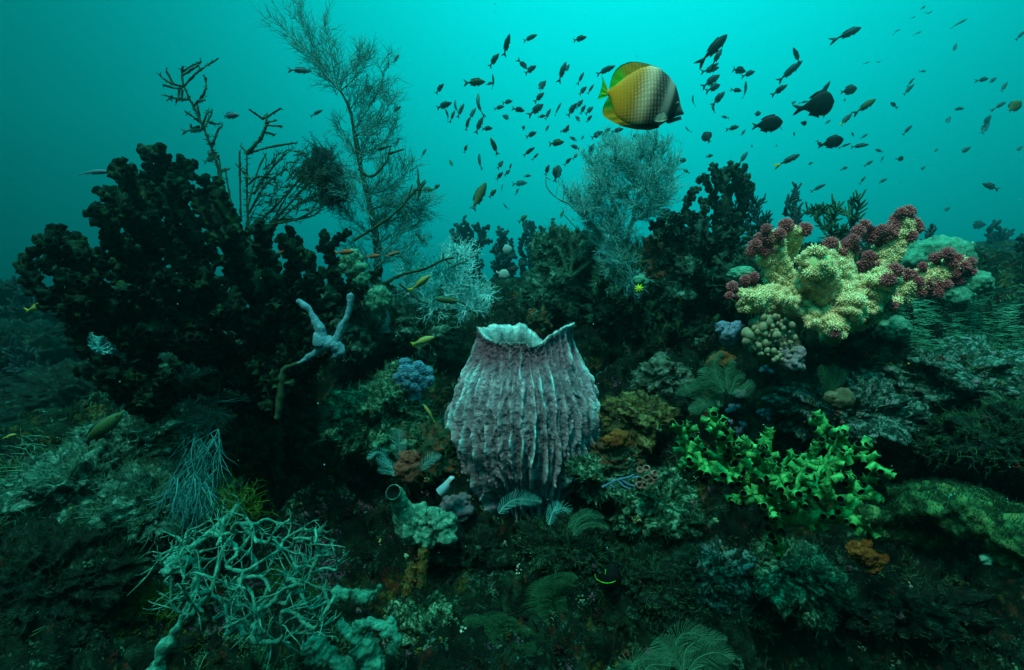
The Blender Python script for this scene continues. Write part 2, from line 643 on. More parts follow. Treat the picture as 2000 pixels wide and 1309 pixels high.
def reef_material():
    m = bpy.data.materials.new("reef_crust_ground")
    m.use_nodes = True
    t = m.node_tree
    b = t.nodes['Principled BSDF']
    b.inputs['Roughness'].default_value = 0.9
    b.inputs['Specular IOR Level'].default_value = 0.08
    tcn = nd(t, 'ShaderNodeTexCoord')

    def noi(sc, det=6.0, dist=0.5, ro=.65):
        n = nd(t, 'ShaderNodeTexNoise')
        n.inputs['Scale'].default_value = sc
        n.inputs['Detail'].default_value = det
        n.inputs['Roughness'].default_value = ro
        n.inputs['Distortion'].default_value = dist
        t.links.new(tcn.outputs['Object'], n.inputs['Vector'])
        return n.outputs['Fac']

    def over(base, c, fac):
        mx = nd(t, 'ShaderNodeMix', data_type='RGBA')
        t.links.new(fac, mx.inputs[0])
        t.links.new(base, mx.inputs[6])
        if isinstance(c, tuple):
            mx.inputs[7].default_value = (*c, 1)
        else:
            t.links.new(c, mx.inputs[7])
        return mx.outputs[2]

    rp = nd(t, 'ShaderNodeValToRGB')
    e = rp.color_ramp.elements
    e[0].position, e[0].color = .36, (.0015, .004, .003, 1)
    e[1].position, e[1].color = .66, (.012, .042, .020, 1)
    x = e.new(.52)
    x.color = (.004, .014, .007, 1)
    t.links.new(noi(9.0, 9.0, 1.0, .72), rp.inputs[0])
    c = rp.outputs[0]
    f1, f2, f3, f4 = noi(5.5), noi(45.0, 4.0), noi(3.1, 3.0), noi(110.0, 3.0)
    # pale crust in broken speckle
    c = over(c, (.06, .20, .115), mth(t, 'MULTIPLY', smooth(t, f1, .52, .64), smooth(t, f2, .50, .66)))
    c = over(c, (.14, .34, .22), mth(t, 'MULTIPLY', smooth(t, noi(7.7), .56, .68), smooth(t, f4, .55, .66)))
    c = over(c, (.09, .08, .012), mth(t, 'MULTIPLY', smooth(t, noi(4.3, 5.0), .56, .66), smooth(t, f2, .42, .6)))
    c = over(c, (.12, .02, .008), mth(t, 'MULTIPLY', smooth(t, noi(6.9, 5.0), .60, .68), smooth(t, f4, .40, .55)))
    c = over(c, (.18, .08, .12), mth(t, 'MULTIPLY', smooth(t, noi(5.1, 5.0, 1.0), .61, .68), smooth(t, noi(70.0, 2.0), .5, .6)))
    t.links.new(c, b.inputs['Base Color'])
    n2 = nd(t, 'ShaderNodeMath', operation='ADD')
    t.links.new(f2, n2.inputs[0])
    t.links.new(noi(150.0, 4.0), n2.inputs[1])
    bu = nd(t, 'ShaderNodeBump')
    bu.inputs['Strength'].default_value = 0.9
    bu.inputs['Distance'].default_value = 0.02
    t.links.new(n2.outputs[0], bu.inputs['Height'])
    t.links.new(bu.outputs[0], b.inputs['Normal'])
    return m


mb = MB()
mb.add(PG, grid_faces(ni, nj))
reef = mb.build("seabed", reef_material())
tag(reef, 'dark rough reef slope crusted with algae and rubble', kind='structure')

_s = PG[::2, ::2]
_b = BVHTree.FromPolygons(_s.reshape(-1, 3).tolist(), grid_faces(*_s.shape[:2]).tolist())
RN = (GX.shape)


def hit(px, py, lift=0.0):
    """Where the reef is met at a photo pixel."""
    d = at(px, py, 1.0) - CAM
    d = d / np.linalg.norm(d)
    loc, no, _i, ds = _b.ray_cast(Vector(CAM), Vector(d), 60)
    if loc is None:
        return at(px, py, 3.0), np.array([0, 0, 1.0])
    n = np.array(no)
    if n @ d > 0:
        n = -n
    return np.array(loc) + n * lift, n


def dep(p):
    return float((np.asarray(p) - CAM) @ FW)


def drop(x, y):
    loc, no, _i, ds = _b.ray_cast(Vector((x, y, 5)), Vector((0, 0, -1)), 20)
    if loc is None:
        return np.array([x, y, 0.0]), np.array([0, 0, 1.0])
    n = np.array(no)
    return np.array(loc), n if n[2] > 0 else -n


# ------------------------------------------------------------------ ground cover: turf and crust nobody could count
M_TURF = mk("turf", [(.42, (.06, .06, .06)), (.53, (.35, .35, .35)), (.63, (1.3, 1.3, 1.3))], 4, 3, bump=0,  # dark and bright patches put shadow and highlight contrast into the colour
            island=[(0, (.006, .03, .016)), (.3, (.014, .065, .035)), (.55, (.03, .12, .07)), (.75, (.10, .13, .02)), (.88, (.07, .24, .17)), (1, (.13, .34, .26))])


def scatter(n, x0, x1, y0, y1, dens=2.6, thr=0.05, seed=5):
    i = RG.integers(0, ni - 1, n * 6)
    j = RG.integers(0, nj - 1, n * 6)
    p = PG[i, j]
    ok = (p[:, 0] > x0) & (p[:, 0] < x1) & (p[:, 1] > y0) & (p[:, 1] < y1) & (fbm(p, dens, 3, seed) > thr)
    i, j = i[ok][:n], j[ok][:n]
    p = PG[i, j]
    nn = nrm(np.cross(PG[np.minimum(i + 1, ni - 1), j] - p, PG[i, np.minimum(j + 1, nj - 1)] - p))
    return p, np.where(nn[:, 2:3] < 0, -nn, nn)


p, n = scatter(8000, -3.0, 3.6, .9, 4.8, 3.0, 0.05, 5)
N = len(p)
K = 6
L = np.repeat(RG.uniform(.008, .026, N) * (1 + .8 * (RG.random(N) > .9)), K)
D = nrm(np.repeat(n * .8 + np.array([0, -.15, .35]), K, 0) + RG.normal(0, .55, (N * K, 3)))
C = np.repeat(p, K, 0) + RG.normal(0, .006, (N * K, 3)) - D * .004
bend = RG.normal(0, .25, (N * K, 3))
P = np.stack([C, C + D * (L * .55)[:, None], C + (D + bend * .6) * L[:, None]], 1)
r = L * .055 + .0007
mb = MB()
tubes(mb, P, np.stack([r, r * .8, r * .25], 1), 3)
o = mb.build("turf", M_TURF)
tag(o, 'short dark green turf of algae and hydroids over the reef', kind='stuff')



def clumps(mb, p, n, size, count, pal, r0=.0028, r1=.0065):
    """Little cauliflower clumps: many tiny knobs crowded together, each clump in its own colour."""
    N = len(p)
    k = RG.integers(count[0], count[1], N)
    tot = int(k.sum())
    w_ = np.repeat(np.arange(N), k)
    S = RG.uniform(size[0], size[1], N)
    a = nrm(RG.normal(0, 1, (tot, 3)))
    a = a * (RG.random((tot, 1)) ** .5)
    nn = n[w_]
    h = (a * nn).sum(-1, keepdims=True)
    a = a - h * nn
    q = np.linalg.norm(a, axis=1, keepdims=True)
    C = p[w_] + (a + nn * (.55 * (1 - q ** 2) - .05)) * S[w_][:, None]
    ci = pal[RG.integers(0, len(pal), N)][w_] * RG.uniform(.55, 1.15, (tot, 1))
    R = RG.uniform(r0, r1, tot)[:, None] * RG.uniform(.75, 1.3, (tot, 3))
    blobs(mb, C, R, 1, .10, col=ci)


M_CRUST = mk("crust", [(.42, (.12, .14, .12)), (.53, (.5, .5, .5)), (.63, (1.25, 1.25, 1.25))], 4, 4, bump=.5, bscale=180, attr=True)  # same patchy contrast: shadows and highlights carried by the clump colour
PAL_D = np.array([(.010, .03, .018), (.02, .06, .035), (.03, .09, .06), (.05, .14, .09), (.08, .08, .015), (.10, .02, .012), (.12, .06, .09), (.10, .24, .18)])
PAL_B = np.array([(.03, .10, .06), (.07, .20, .13), (.14, .34, .25), (.28, .48, .40), (.24, .19, .05), (.28, .06, .03), (.32, .15, .18), (.40, .32, .16), (.42, .50, .46), (.10, .28, .22), (.18, .38, .26)])
mb = MB()
p, n = scatter(2400, -3.0, 3.6, .9, 4.8, 2.2, -.05, 9)
clumps(mb, p, n, (.010, .035), (5, 22), PAL_D)
p, n = scatter(900, -1.1, 1.7, 1.5, 3.9, 4.0, .03, 49)  # bright clumps only near the sponge: strobe light put into their colour
clumps(mb, p, n, (.010, .034), (6, 26), PAL_B, .0025, .0060)
q, n = scatter(260, -1.2, 1.6, 1.5, 3.3, 4.0, 0.1, 59)
p, n = scatter(1500, -9, 9, 4.5, 11, 1.2, .1, 19)
clumps(mb, p, n, (.04, .14), (3, 8), PAL_D, .015, .05)
o = mb.build("crust", M_CRUST, use_col=True)
tag(o, 'knobbly crust of small sponges and coralline growth on the reef', kind='stuff')

# sprigs of soft growth all over the rock
M_SPRIG = mk("reef_sprig", [(.42, (.12, .12, .12)), (.53, (.5, .5, .5)), (.62, (1.3, 1.3, 1.3))], 3, 3, bump=0,
             island=[(0, (.008, .045, .025)), (.35, (.02, .09, .05)), (.6, (.045, .16, .10)), (.78, (.09, .26, .19)), (.9, (.08, .09, .015)), (1, (.16, .36, .29))])
p, n = scatter(2600, -3.0, 3.6, 1.0, 4.6, 2.4, 0.02, 29)
N, K, S = len(p), 7, 9
Lp = RG.uniform(.025, .075, N)
L = np.repeat(Lp, K) * RG.uniform(.6, 1.2, N * K)
D = nrm(np.repeat(n * .7 + np.array([0, -.2, .55]), K, 0) + RG.normal(0, .5, (N * K, 3)))
C = np.repeat(p, K, 0) + RG.normal(0, .004, (N * K, 3)) - D * .006
B = RG.normal(0, .35, (N * K, 3))
us = np.array([0, .35, .7, 1.0])
P = np.stack([C + (D * u + B * u * u * .6) * L[:, None] for u in us], 1)
mb = MB()
tubes(mb, P, np.array([[.0016, .0014, .0011, .0006]]) * np.ones((len(P), 1)), 3)
T = nrm(np.gradient(P, axis=1))
us = np.linspace(.2, .95, S)
i0 = np.clip((us / .3334).astype(int), 0, 2)
for s_i in range(S):
    f = (us[s_i] - i0[s_i] / 3) * 3
    q = P[:, i0[s_i]] * (1 - f) + P[:, i0[s_i] + 1] * f
    a = RG.normal(0, 1, q.shape)
    tt = T[:, i0[s_i]]
    a = nrm(a - (a * tt).sum(-1, keepdims=True) * tt)
    spikes(mb, q, a + tt * .7, L * RG.uniform(.14, .3, len(L)) * (1.15 - us[s_i] * .6), np.full(len(L), .0010))
o = mb.build("undergrowth", M_SPRIG)
tag(o, 'soft fern-like sprigs growing all over the reef rock', kind='stuff')

# ------------------------------------------------------------------ barrel sponge
M_SPONGE = mk("sponge_skin", [(.32, (.42, .42, .44)), (.5, (.78, .78, .80)), (.68, (1.15, 1.1, 1.08))], 26, 8, rough=.9, bump=.9, bscale=90, attr=True, bdist=.012, spots=[(70, .10, .10, (.10, .075, .085))])


def barrel_sponge():
    D0 = 2.48
    s = D0 / 1000
    base = at(1030, 1022, D0)
    root = thing("barrel_sponge", "large ribbed mauve barrel sponge with pale ragged rim at the middle of the reef", "sponge", base)
    prof = np.array([(0, 40), (.06, 60), (.11, 77), (.18, 97), (.24, 112), (.37, 137), (.5, 149), (.6, 150), (.68, 145), (.76, 131), (.83, 114), (.89, 101), (.95, 95), (1.0, 97)])
    H = 385 * s
    nt_, nh = 560, 330
    th = np.linspace(0, 2 * math.pi, nt_, endpoint=False)
    t = np.linspace(0, 1, nh)
    TH, T = np.meshgrid(th, t)
    R = np.interp(T, prof[:, 0], prof[:, 1])
    for _ in range(6):
        R[1:-1] = (R[:-2] + 2 * R[1:-1] + R[2:]) / 4
    R = R * s * .875
    ct, st = np.cos(TH), np.sin(TH)
    Q = np.stack([ct, st, T * 2.4], -1)
    # ribs wander, split and thicken downwards
    wob = 0.55 * fbm(Q * np.array([1, 1, .6]), 2.2, 3, 5)
    nr = 36
    ph = TH * nr / (2 * math.pi) + wob
    fr = np.abs((ph % 1.0) * 2 - 1)
    rib = np.exp(-((fr / .24) ** 2))
    ph2 = TH * 41 / (2 * math.pi) + .8 * fbm(Q, 2.7, 2, 15)
    rib2 = np.exp(-(((np.abs((ph2 % 1.0) * 2 - 1)) / .33) ** 2))
    br = .68 + .62 * noise(Q * np.array([1.5, 1.5, 1.0]), 3.2, 8) + .25 * noise(Q, 9.0, 28)
    amp = np.interp(T, [0, .06, .2, .45, .70, .84, .92, .97, 1], [.016, .06, .066, .052, .043, .033, .022, .008, .0])
    lump = fbm(np.stack([ct, st, T * 2.7], -1), 9.0, 3, 77)
    notch = noise(np.stack([ct, st, T * 2.7], -1), 7.0, 99)
    ribh = np.clip(rib * np.clip(br, .25, 1.2) + .25 * rib2 * (1 - rib), 0, 1.3)
    R2 = R + amp * (ribh * (1 + .22 * noise(np.stack([ct, st, T * 2.7], -1), 6.0, 44)) - .35) + amp * .22 * notch * np.interp(T, [0, .5, 1], [1.2, .5, 0]) + .0045 * lump * np.interp(T, [0, .3, .85, 1], [3.0, 1.0, .6, .3])
    R2 += .0032 * fbm(np.stack([ct, st, T * 2.7], -1), 26.0, 3, 55)
    # hanging fringes make a ragged foot
    # rim height around the mouth; -90 deg faces the camera
    deg = np.degrees(TH) % 360
    def bump_(c, wd, a):
        dd = np.abs((deg - c + 180) % 360 - 180)
        return a * np.exp(-(dd / wd) ** 2)
    rim = -.022 + bump_(345, 48, .048) - bump_(284, 11, .034) - bump_(250, 45, .012) - bump_(55, 20, .085) + bump_(88, 10, .012) + bump_(140, 55, .018) + bump_(198, 16, .026)
    rim = rim + .006 * noise(np.stack([ct, st, 0 * T], -1), 9, 4) + .004 * noise(np.stack([ct, st, 0 * T], -1), 22, 6)
    zz = T * H + rim * np.clip((T - .78) / .22, 0, 1) ** 1.5
    lean = np.stack([-.02 * T ** 2, 0 * T, 0 * T], -1)
    ell = 1 + .05 * np.cos(2 * (TH - .5)) + .035 * noise(np.stack([ct, st, T], -1), 1.5, 61)
    flare = np.clip((T - .93) / .07, 0, 1) * bump_(352, 18, .018)
    V = np.stack([(R2 * ell + flare) * ct, (R2 * ell + flare) * st, zz], -1) + lean
    # inner wall
    ti = np.linspace(0, 1, 60)[1:]
    TI = np.broadcast_to(ti[:, None], (len(ti), nt_))
    wall = .016 * np.minimum(TI * 30, 1) ** .5 + .035 * np.minimum(TI * 5, 1) ** .8 + .02 * TI
    topR = np.broadcast_to((R2 * ell + flare)[-1], TI.shape)
    ri = topR - wall - .02 * TI + .006 * fbm(np.stack([np.cos(TH[:len(ti)]), np.sin(TH[:len(ti)]), TI * 1.5], -1), 7, 3, 7)
    ri = np.maximum(ri * (1 - .25 * TI ** 2), .02)
    zi = np.broadcast_to(zz[-1], TI.shape) - TI * .42 + .004 * np.sin(np.minimum(TI * 20, 3.1))
    Vi = np.stack([ri * np.cos(TH[:len(ti)]), ri * np.sin(TH[:len(ti)]), zi], -1) + np.array([-.02, 0, 0])
    A = np.concatenate([V, Vi])
    rows = A.shape[0]
    idx = np.arange(rows * nt_).reshape(rows, nt_)
    nx = np.roll(idx, -1, 1)
    q = np.stack([idx[:-1], nx[:-1], nx[1:], idx[1:]], -1).reshape(-1, 4)
    q = q[:, ::1]
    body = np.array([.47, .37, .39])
    ridge = np.array([.52, .98, .92])  # paler crests; cyan top light is also put into this colour
    neck = np.array([.26, .10, .13])
    inner = np.array([.36, .50, .46])
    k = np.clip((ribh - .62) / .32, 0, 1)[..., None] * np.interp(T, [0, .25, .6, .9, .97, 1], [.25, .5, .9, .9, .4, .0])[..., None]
    body_ = body * (1 - .45 * np.clip((.34 - ribh) / .34, 0, 1))[..., None] * (1 + .35 * fbm(np.stack([ct, st, T * 2.2], -1), 13, 3, 71))[..., None]  # grooves darkened in colour to deepen the shade between ribs
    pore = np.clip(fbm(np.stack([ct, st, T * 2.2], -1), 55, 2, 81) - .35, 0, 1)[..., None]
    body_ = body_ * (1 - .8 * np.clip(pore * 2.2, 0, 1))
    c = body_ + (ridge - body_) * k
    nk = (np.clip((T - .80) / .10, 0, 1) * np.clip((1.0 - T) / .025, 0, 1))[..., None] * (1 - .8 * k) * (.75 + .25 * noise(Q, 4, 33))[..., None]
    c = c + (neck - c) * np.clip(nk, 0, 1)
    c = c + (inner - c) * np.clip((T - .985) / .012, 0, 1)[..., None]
    ci = np.broadcast_to(inner, Vi.shape) * np.interp(TI, [0, .07, .17, 1], [1.4, 1.1, .28, .08])[..., None] * np.clip(1.0 - .35 * noise(np.stack([np.cos(TH[:len(ti)]), np.sin(TH[:len(ti)]), TI], -1), 4, 3), .6, 1.1)[..., None]  # the hollow's shade put into the colour, darkening down the inner wall
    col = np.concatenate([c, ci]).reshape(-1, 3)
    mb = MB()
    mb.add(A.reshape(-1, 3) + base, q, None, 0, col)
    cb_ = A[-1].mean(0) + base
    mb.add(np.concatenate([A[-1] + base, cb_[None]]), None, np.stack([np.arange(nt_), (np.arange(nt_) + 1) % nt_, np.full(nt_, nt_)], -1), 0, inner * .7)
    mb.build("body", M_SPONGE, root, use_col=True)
    mb = MB()
    blob(mb, at(892, 822, D0 - .02), (.055, .06, .105), 5, .18, 1.4, 5, ridge=.2, col=body * .95)
    mb.build("side_lobe", M_SPONGE, root, use_col=True)
    for px, py, r in ((1060, 1000, .05), (1000, 1012, .045), (1098, 960, .04)):
        mb = MB()
        blob(mb, at(px, py, D0 - .11), (r, r, r * 1.3), 4, .25, 1.6, px, ridge=.2, col=body * .8)
        mb.build("basal_lobe", M_SPONGE, root, use_col=True)
    return root


barrel_sponge()
# ------------------------------------------------------------------ butterflyfish
M_COL = mk("fish_skin", [(0, (.92, .92, .92)), (1, (1.05, 1.05, 1.05))], 40, 3, rough=.5, bump=.25, bscale=260, attr=True, spec=.07, bdist=.002)


def ss(x, a, b):
    u = np.clip((x - a) / (b - a), 0, 1)
    return u * u * (3 - 2 * u)


def plate(mb, top, bot, y0=0.0, th=0.0012, n=30, col=None, wave=0.0):
    """A thin fin between two edge curves (each (m,3)); it has real thickness."""
    a, b = resample_n(top, n), resample_n(bot, n)
    u = np.linspace(0, 1, 9)[:, None, None]
    G = a[None] * (1 - u) + b[None] * u
    nr_ = np.array([0, 1.0, 0])
    ray = wave * np.sin(np.linspace(0, n * .9, n))[None, :, None] * np.sin(u * math.pi)
    F = G + nr_ * (th * (.3 + .7 * u) + ray)
    B = G - nr_ * (th * (.3 + .7 * u) - ray)
    A = np.stack([F, B])
    h, w_ = 9, n
    idx = np.arange(h * w_).reshape(h, w_)
    q = np.stack([idx[:-1, :-1], idx[1:, :-1], idx[1:, 1:], idx[:-1, 1:]], -1).reshape(-1, 4)
    e = np.concatenate([idx[0], idx[1:, -1], idx[-1, ::-1][1:], idx[::-1, 0][1:-1]])
    e2 = np.roll(e, -1)
    qq = np.concatenate([q, q[:, ::-1] + h * w_, np.stack([e, e + h * w_, e2 + h * w_, e2], -1)])
    mb.add(A.reshape(-1, 3), qq, None, 0, None if col is None else (col(A.reshape(-1, 3)) if callable(col) else col))


def resample_n(P, n):
    P = np.asarray(P, float)
    s = np.concatenate([[0], np.cumsum(np.linalg.norm(np.diff(P, axis=0), axis=1))])
    u = np.linspace(0, s[-1], n)
    return np.stack([np.interp(u, s, P[:, i]) for i in range(3)], 1)


def butterflyfish():
    D = 1.30
    sc = D / 1000 / 7.273
    OX, OY = 850, 690

    def loc(c, y=0.0):
        c = np.asarray(c, float)
        return np.stack([(c[..., 0] - OX) * sc, np.broadcast_to(y, c[..., 0].shape), (OY - c[..., 1]) * sc], -1)
    p = at(1140 + OX / 7.273, 90 + OY / 7.273, D)
    root = thing("butterflyfish", "large yellow butterflyfish with white and black bars, nearest fish in open water", "fish", p)
    root.rotation_euler = (-PITCH * .6, 0, math.radians(6))
    off = np.array(p)
    top = np.array([(318, 655), (360, 622), (430, 570), (560, 478), (690, 390), (800, 325), (950, 286), (1080, 318), (1220, 420), (1320, 545), (1362, 680), (1385, 790), (1420, 880), (1447, 925)], float)
    bot = np.array([(318, 712), (360, 742), (395, 860), (450, 1010), (600, 1105), (800, 1150), (950, 1150), (1090, 1118), (1200, 1050), (1290, 1000), (1350, 975), (1400, 962), (1430, 955), (1447, 945)], float)
    x = np.unique(np.concatenate([np.linspace(318, 1447, 190)]))
    tz, bz = np.interp(x, top[:, 0], top[:, 1]), np.interp(x, bot[:, 0], bot[:, 1])
    for a in (tz, bz):
        for _ in range(6):
            a[1:-1] = (a[:-2] + 2 * a[1:-1] + a[2:]) / 4
    k = 96
    ph = np.linspace(0, 2 * math.pi, k, endpoint=False)
    th = np.interp(x, [318, 380, 560, 850, 1100, 1250, 1350, 1400, 1447], [14, 22, 58, 100, 108, 92, 60, 34, 14])
    cz = (tz + bz) / 2
    hz = (bz - tz) / 2
    CX = np.broadcast_to(x[:, None], (len(x), k))
    CY = cz[:, None] - hz[:, None] * np.cos(ph)
    YY = th[:, None] * np.sign(np.sin(ph)) * np.abs(np.sin(ph)) ** 1.15
    V = loc(np.stack([CX, CY], -1), YY * sc)

    def paint(cx, cy, scales=True):
        s = cx + .33 * (cy - 650)
        yel = np.array([.86, .27, .0])
        org = np.array([.78, .25, .006])
        pale = np.array([1.0, .56, .33])
        blk = np.array([.022, .020, .020])
        gry = np.array([.40, .30, .24])
        snt = np.array([.16, .19, .17])

        def mix(a, b, f):
            return a + (b - a) * f[..., None]
        c = mix(np.broadcast_to(yel, cx.shape + (3,)), org, ss(s, 480, 640) * .7)
        c = mix(c, pale, ss(s, 700, 900) * (1 - .45 * ss(cy, 800, 1050)))
        c = mix(c, blk, ss(s, 880, 1060) * .95)
        c = mix(c, gry, ss(s, 1105, 1205))
        c = mix(c, blk, ss(s, 1245, 1305) * .97)
        c = mix(c, snt, ss(s, 1385, 1420) * .9)
        c = mix(c, pale * .75, ss(cy, 960, 1040) * ss(s, 1150, 1260) * (1 - ss(cx, 1150, 1230)))
        if scales:
            g = (.5 + .5 * np.sin(cx / 7.4)) * (.5 + .5 * np.sin(cy / 7.0 + cx * .01))
            w_ = (.35 + .65 * ss(cy, 300, 420)) * (1 - ss(s, 1120, 1200)) * (.25 * ss(s, 420, 560) + .75 * ss(s, 600, 740))
            c = c * (1 - .38 * w_ * (1 - g))[..., None] + (np.array([.46, .38, .28]) * (w_ * g ** 2 * .55)[..., None])
        c = c * (1 - .8 * ss(cy, 1085, 1140) * ss(cx, 560, 760))[..., None]
        return c
    mb = MB()
    idx = np.arange(len(x) * k).reshape(len(x), k)
    nx = np.roll(idx, -1, 1)
    q = np.stack([idx[:-1], nx[:-1], nx[1:], idx[1:]], -1).reshape(-1, 4)
    e0, e1 = V[0].mean(0), V[-1].mean(0)
    Vv = np.concatenate([V.reshape(-1, 3), [e0, e1]])
    nn = len(x) * k
    t = np.concatenate([np.stack([nx[0], idx[0], np.full(k, nn)], -1), np.stack([idx[-1], nx[-1], np.full(k, nn + 1)], -1)])
    cc = np.concatenate([paint(CX, CY).reshape(-1, 3), paint(np.array([318., 1447]), np.array([680., 935]))])
    mb.add(Vv + off, q, t, 0, cc)
    mb.build("body", M_COL, root, use_col=True)

    def fincol(v, f):
        c = v - off
        return f(c[:, 0] / sc + OX, OY - c[:, 2] / sc)
    # dorsal fin: the spiny edge grades into the soft green-yellow hind lobe
    dt = [(345, 628), (372, 520), (395, 440), (440, 365), (520, 295), (640, 248), (760, 243), (900, 262), (1050, 305), (1200, 405), (1335, 556)]
    db = [(350, 640), (450, 572), (560, 490), (690, 405), (800, 345), (950, 310), (1080, 345), (1200, 425), (1300, 540), (1325, 580)]

    def dcol(cx, cy):
        g = np.array([.07, .42, .004])
        o_ = np.array([.55, .26, .010])
        d_ = np.array([.14, .12, .05])
        f = ss(cx - .35 * (cy - 400), 470, 640)[:, None]
        c = g + (o_ - g) * f
        c = c + (d_ - c) * ss(cx, 700, 1000)[:, None]
        return c * (.86 + .14 * np.sin(np.arctan2(cy - 900, cx - 700) * 75))[:, None]
    mb = MB()
    plate(mb, loc(dt) + off, loc(db) + off, th=.0022, n=60, col=lambda v: fincol(v, dcol), wave=.0006)
    mb.build("dorsal_fin", M_COL, root, use_col=True)
    at_ = [(340, 735), (290, 815), (258, 890), (252, 960), (275, 1012), (340, 1050), (440, 1100), (560, 1145), (750, 1178), (950, 1180), (1080, 1145)]
    ab = [(345, 725), (385, 800), (400, 860), (430, 950), (460, 1000), (540, 1060), (620, 1095), (750, 1125), (900, 1135), (1000, 1130), (1085, 1110)]

    def acol(cx, cy):
        g = np.array([.03, .22, .004])
        o_ = np.array([.62, .26, .004])
        f = ss(cy, 860, 990)[:, None]
        c = g + (o_ - g) * f
        return c * (1 - .93 * ss(cx, 400, 560) * ss(cy, 1085, 1130))[:, None]
    mb = MB()
    plate(mb, loc(at_) + off, loc(ab) + off, th=.0022, n=60, col=lambda v: fincol(v, acol), wave=.0006)
    mb.build("anal_fin", M_COL, root, use_col=True)
    mb = MB()
    plate(mb, loc([(238, 440), (252, 520), (240, 610), (215, 690), (178, 782)]) + off, loc([(330, 640), (322, 655), (318, 683), (320, 705), (330, 725)]) + off, th=.002, n=24,
          col=lambda v: fincol(v, lambda cx, cy: np.array([.06, .45, .004]) + (np.array([.30, .36, .01]) - np.array([.06, .45, .004])) * ss(cx, 255, 330)[:, None]), wave=.0008)
    mb.build("tail_fin", M_COL, root, use_col=True)
    mb = MB()
    f = loc([(1178, 1035), (1105, 940), (1075, 960), (1010, 1000), (960, 1060)], -.0165)
    plate(mb, f + off, loc([(1178, 1040), (1160, 1060), (1110, 1080), (1040, 1090), (960, 1075)], -.0125) + off, th=.001, n=20, col=np.array([.42, .42, .30]), wave=.0006)
    mb.build("pectoral_fin", M_COL, root, use_col=True)
    mb = MB()
    plate(mb, loc([(1185, 1075), (1230, 1085), (1330, 1050), (1420, 1020)]) + off, loc([(1200, 1035), (1260, 1010), (1340, 990), (1400, 975)]) + off, th=.0012, n=20, col=np.array([.03, .05, .05]))
    mb.build("pelvic_fin", M_COL, root, use_col=True)
    M_EYE = mk("eye_black", [(0, (.004, .004, .004)), (1, (.008, .008, .008))], rough=.1, bump=0, spec=.6)
    M_IRIS = mk("eye_ring", [(0, (.25, .26, .2)), (1, (.35, .36, .3))], rough=.4, bump=0)
    for sgn in (-1, 1):
        mb = MB()
        c = loc((1330, 820), sgn * .0112)
        blob(mb, c + off, (.0042, .0022, .0042), 3, 0, m=0)
        blob(mb, c + np.array([0, sgn * .0012, 0]) + off, (.0026, .0018, .0026), 3, 0, m=1)
        mb.build("eye", [M_IRIS, M_EYE], root)


butterflyfish()

# ------------------------------------------------------------------ the shoal
M_FD = mk("dark_fish", [(0, (.010, .026, .028)), (1, (.024, .05, .05))], 30, 3, rough=.6, bump=0, spec=.2)
fd_t = M_FD.node_tree
fd_b = fd_t.nodes['Principled BSDF']
fd_c = nd(fd_t, 'ShaderNodeTexCoord')
fd_x = nd(fd_t, 'ShaderNodeSeparateXYZ')
fd_t.links.new(fd_c.outputs['Object'], fd_x.inputs[0])
fd_m = nd(fd_t, 'ShaderNodeMix', data_type='RGBA')
fd_t.links.new(smooth(fd_t, fd_x.outputs[2], .03, -.13), fd_m.inputs[0])
fd_t.links.new(fd_b.inputs['Base Color'].links[0].from_socket, fd_m.inputs[6])
fd_m.inputs[7].default_value = (.06, .17, .17, 1)
fd_t.links.new(fd_m.outputs[2], fd_b.inputs['Base Color'])
M_FN = mk("dark_fin", [(0, (.012, .05, .05)), (1, (.03, .085, .08))], 30, 3, rough=.6, bump=0)
M_FB = mk("black_fish", [(0, (.006, .010, .011)), (1, (.014, .02, .02))], 30, 3, rough=.6, bump=0)
M_FG = mk("olive_fish", [(0, (.025, .06, .02)), (1, (.055, .10, .035))], 30, 3, rough=.6, bump=0)
M_FY = mk("yellow_fin", [(0, (.22, .26, .01)), (1, (.3, .32, .02))], 30, 3, rough=.6, bump=0)
M_FO = mk("orange_fish", [(0, (.24, .055, .02)), (1, (.36, .10, .03))], 14, 3, rough=.5, bump=0)
M_FYG = mk("yellow_green_fish", [(0, (.20, .24, .06)), (1, (.36, .30, .09))], 9, 3, rough=.5, bump=0)
M_FP = mk("pale_fish", [(0, (.14, .28, .28)), (1, (.32, .42, .34))], 12, 3, rough=.5, bump=0)
M_FBL = mk("blue_fish", [(0, (.03, .08, .30)), (1, (.05, .12, .45))], 14, 3, rough=.5, bump=0)
M_FBG = mk("grey_blue_fish", [(0, (.04, .08, .10)), (1, (.08, .14, .17))], 14, 3, rough=.5, bump=0)

FK = {
    # length profile: x from tail (-.32) to snout (.5); half height, half width, tail spread, tail notch
    'c': dict(h=[.030, .05, .105, .155, .168, .150, .105, .058, .012], w=[.010, .02, .045, .066, .075, .07, .055, .032, .01], ts=.17, tn=.10),
    's': dict(h=[.022, .035, .072, .105, .115, .105, .08, .045, .010], w=[.010, .02, .045, .066, .075, .07, .055, .032, .01], ts=.12, tn=.08),
    'f': dict(h=[.055, .09, .20, .275, .30, .285, .225, .135, .03], w=[.014, .03, .06, .085, .095, .09, .07, .045, .012], ts=.13, tn=.06),
    'w': dict(h=[.035, .05, .085, .115, .125, .115, .09, .06, .016], w=[.02, .03, .055, .075, .08, .075, .06, .04, .014], ts=.10, tn=.02),
    'e': dict(h=[.020, .03, .055, .078, .085, .080, .062, .036, .010], w=[.010, .02, .045, .066, .075, .07, .055, .032, .01], ts=.08, tn=.05),
    'b': dict(h=[.05, .10, .24, .33, .36, .33, .25, .12, .025], w=[.014, .025, .05, .07, .078, .07, .055, .035, .010], ts=.13, tn=.02),
}
_xs = np.array([-.32, -.27, -.14, 0, .13, .25, .36, .44, .5])


